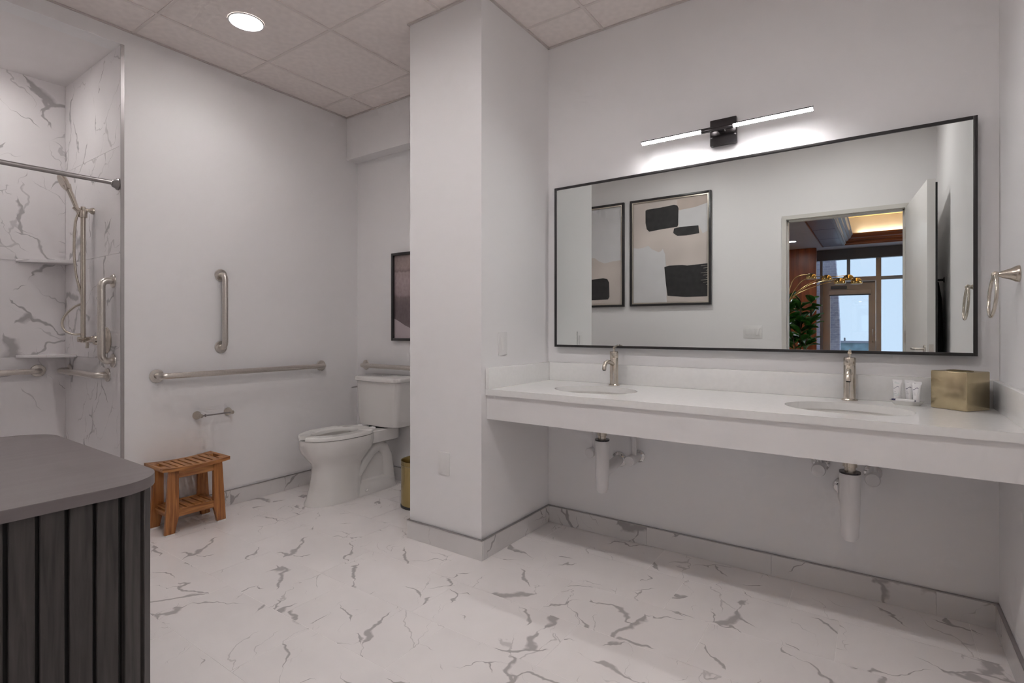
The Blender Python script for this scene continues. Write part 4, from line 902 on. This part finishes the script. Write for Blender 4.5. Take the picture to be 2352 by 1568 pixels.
# arc lamp
lp = thing('arc_floor_lamp', 'polished gold arc floor lamp with five dome heads in the lounge', 'lamp', (-1.28, -4.1, 0))
MB().lathe([(0.17, 0), (0.17, 0.02), (0.165, 0.028), (0.02, 0.032)], (-1.28, -4.1, 0), n=36).build('base', 'goldpol', lp)
MB().cyl((-1.28, -4.1, 0.03), (-1.28, -4.1, 1.0), 0.018).build('stem', 'goldpol', lp)
heads = [(-0.855, -4.0, 1.961), (-0.650, -4.05, 1.929), (-0.473, -3.95, 1.862), (-0.367, -4.10, 1.921), (-0.262, -4.0, 1.858)]
for i, h in enumerate(heads):
    s_ = Vector((-1.28+0.006*(i-2), -4.1+0.006*(i-2), 0.98)); h_ = Vector(h)
    p1 = Vector((-1.22, -4.08, 1.45+0.03*i)); p2 = Vector((s_.x+(h_.x-s_.x)*0.55, -4.05, h_.z+0.015)); 
    ar = MB().tube(smooth([s_, p1, p2+Vector((-0.06, 0, -0.03)), h_+Vector((0, 0, 0.062))], 8), 0.0055, 8).build('arm', 'goldpol', lp)
    MB().lathe([(0.072, -0.018), (0.075, -0.004), (0.073, 0.020), (0.060, 0.048), (0.035, 0.066), (0.010, 0.072)], h_, n=24).build('dome_shade', 'goldpol', lp)
    MB().lathe([(0.066, -0.0185), (0.066, -0.0215)], h_, n=24).build('shade_rim', 'plast', lp)
# fiddle-leaf fig
pf = thing('fiddle_leaf_fig', 'leafy green fiddle-leaf fig standing in the lounge', 'plant', (-1.06, -4.55, 0))
MB().lathe([(0.13, 0), (0.16, 0.05), (0.18, 0.36), (0.17, 0.38), (0.16, 0.34), (0, 0.33)], (-1.06, -4.55, 0), n=32).build('pot', 'pot', pf)
MB().cyl((-1.06, -4.55, 0.325), (-1.06, -4.55, 0.345), 0.158).build('soil', 'soil', pf)
trunks = MB()
for dx, dy, zt2 in ((0, 0, 1.6), (-0.16, 0.05, 1.45), (0.13, -0.06, 1.55)):
    trunks.tube(smooth([(-1.06, -4.55, 0.34), (-1.06+dx*0.4, -4.55+dy*0.4, 0.8), (-1.06+dx, -4.55+dy, 1.2), (-1.06+dx*1.2, -4.55+dy*1.2, zt2)], 5), 0.011, 8)
trunks.build('trunk', 'bark', pf)
lm = MB(); nu, nv = 6, 3; gl = []
for i in range(nu+1):
    u = i/nu; w_ = 0.092*math.sin(PI*min(1, u*0.93+0.05))**0.8*(0.6+0.55*u) ; row = []
    for j in range(-nv, nv+1):
        v = j/nv; row.append(lm.bm.verts.new((w_*v, 0.04+0.23*u, 0.025*abs(v)-0.07*u*u+0.006*math.sin(9*u)*v)))
    gl.append(row)
for a_, b_ in zip(gl, gl[1:]):
    for j in range(2*nv): lm.bm.faces.new((a_[j], a_[j+1], b_[j+1], b_[j]))
lm.tube([(0, 0, 0), (0, 0.05, 0.002)], 0.003, 6)
leaf_me = lm.mesh('leaf', 'leaf')
rnd = random.Random(3)
for k in range(95):
    b_ = rnd.choice(((0, 0), (-0.16, 0.05), (0.13, -0.06))); z = rnd.uniform(0.78, 1.60); f = min(1.2, max(0.3, (z-0.3)/0.75))
    o = inst(leaf_me, 'leaf', (-1.06+b_[0]*f*0.9, -4.55+b_[1]*f*0.9, z), pf)
    o.rotation_euler = (rnd.uniform(0.35, 1.25), rnd.uniform(-0.4, 0.4), rnd.uniform(0, 2*PI)); s_ = rnd.uniform(0.65, 1.05); o.scale = (s_, s_, s_)
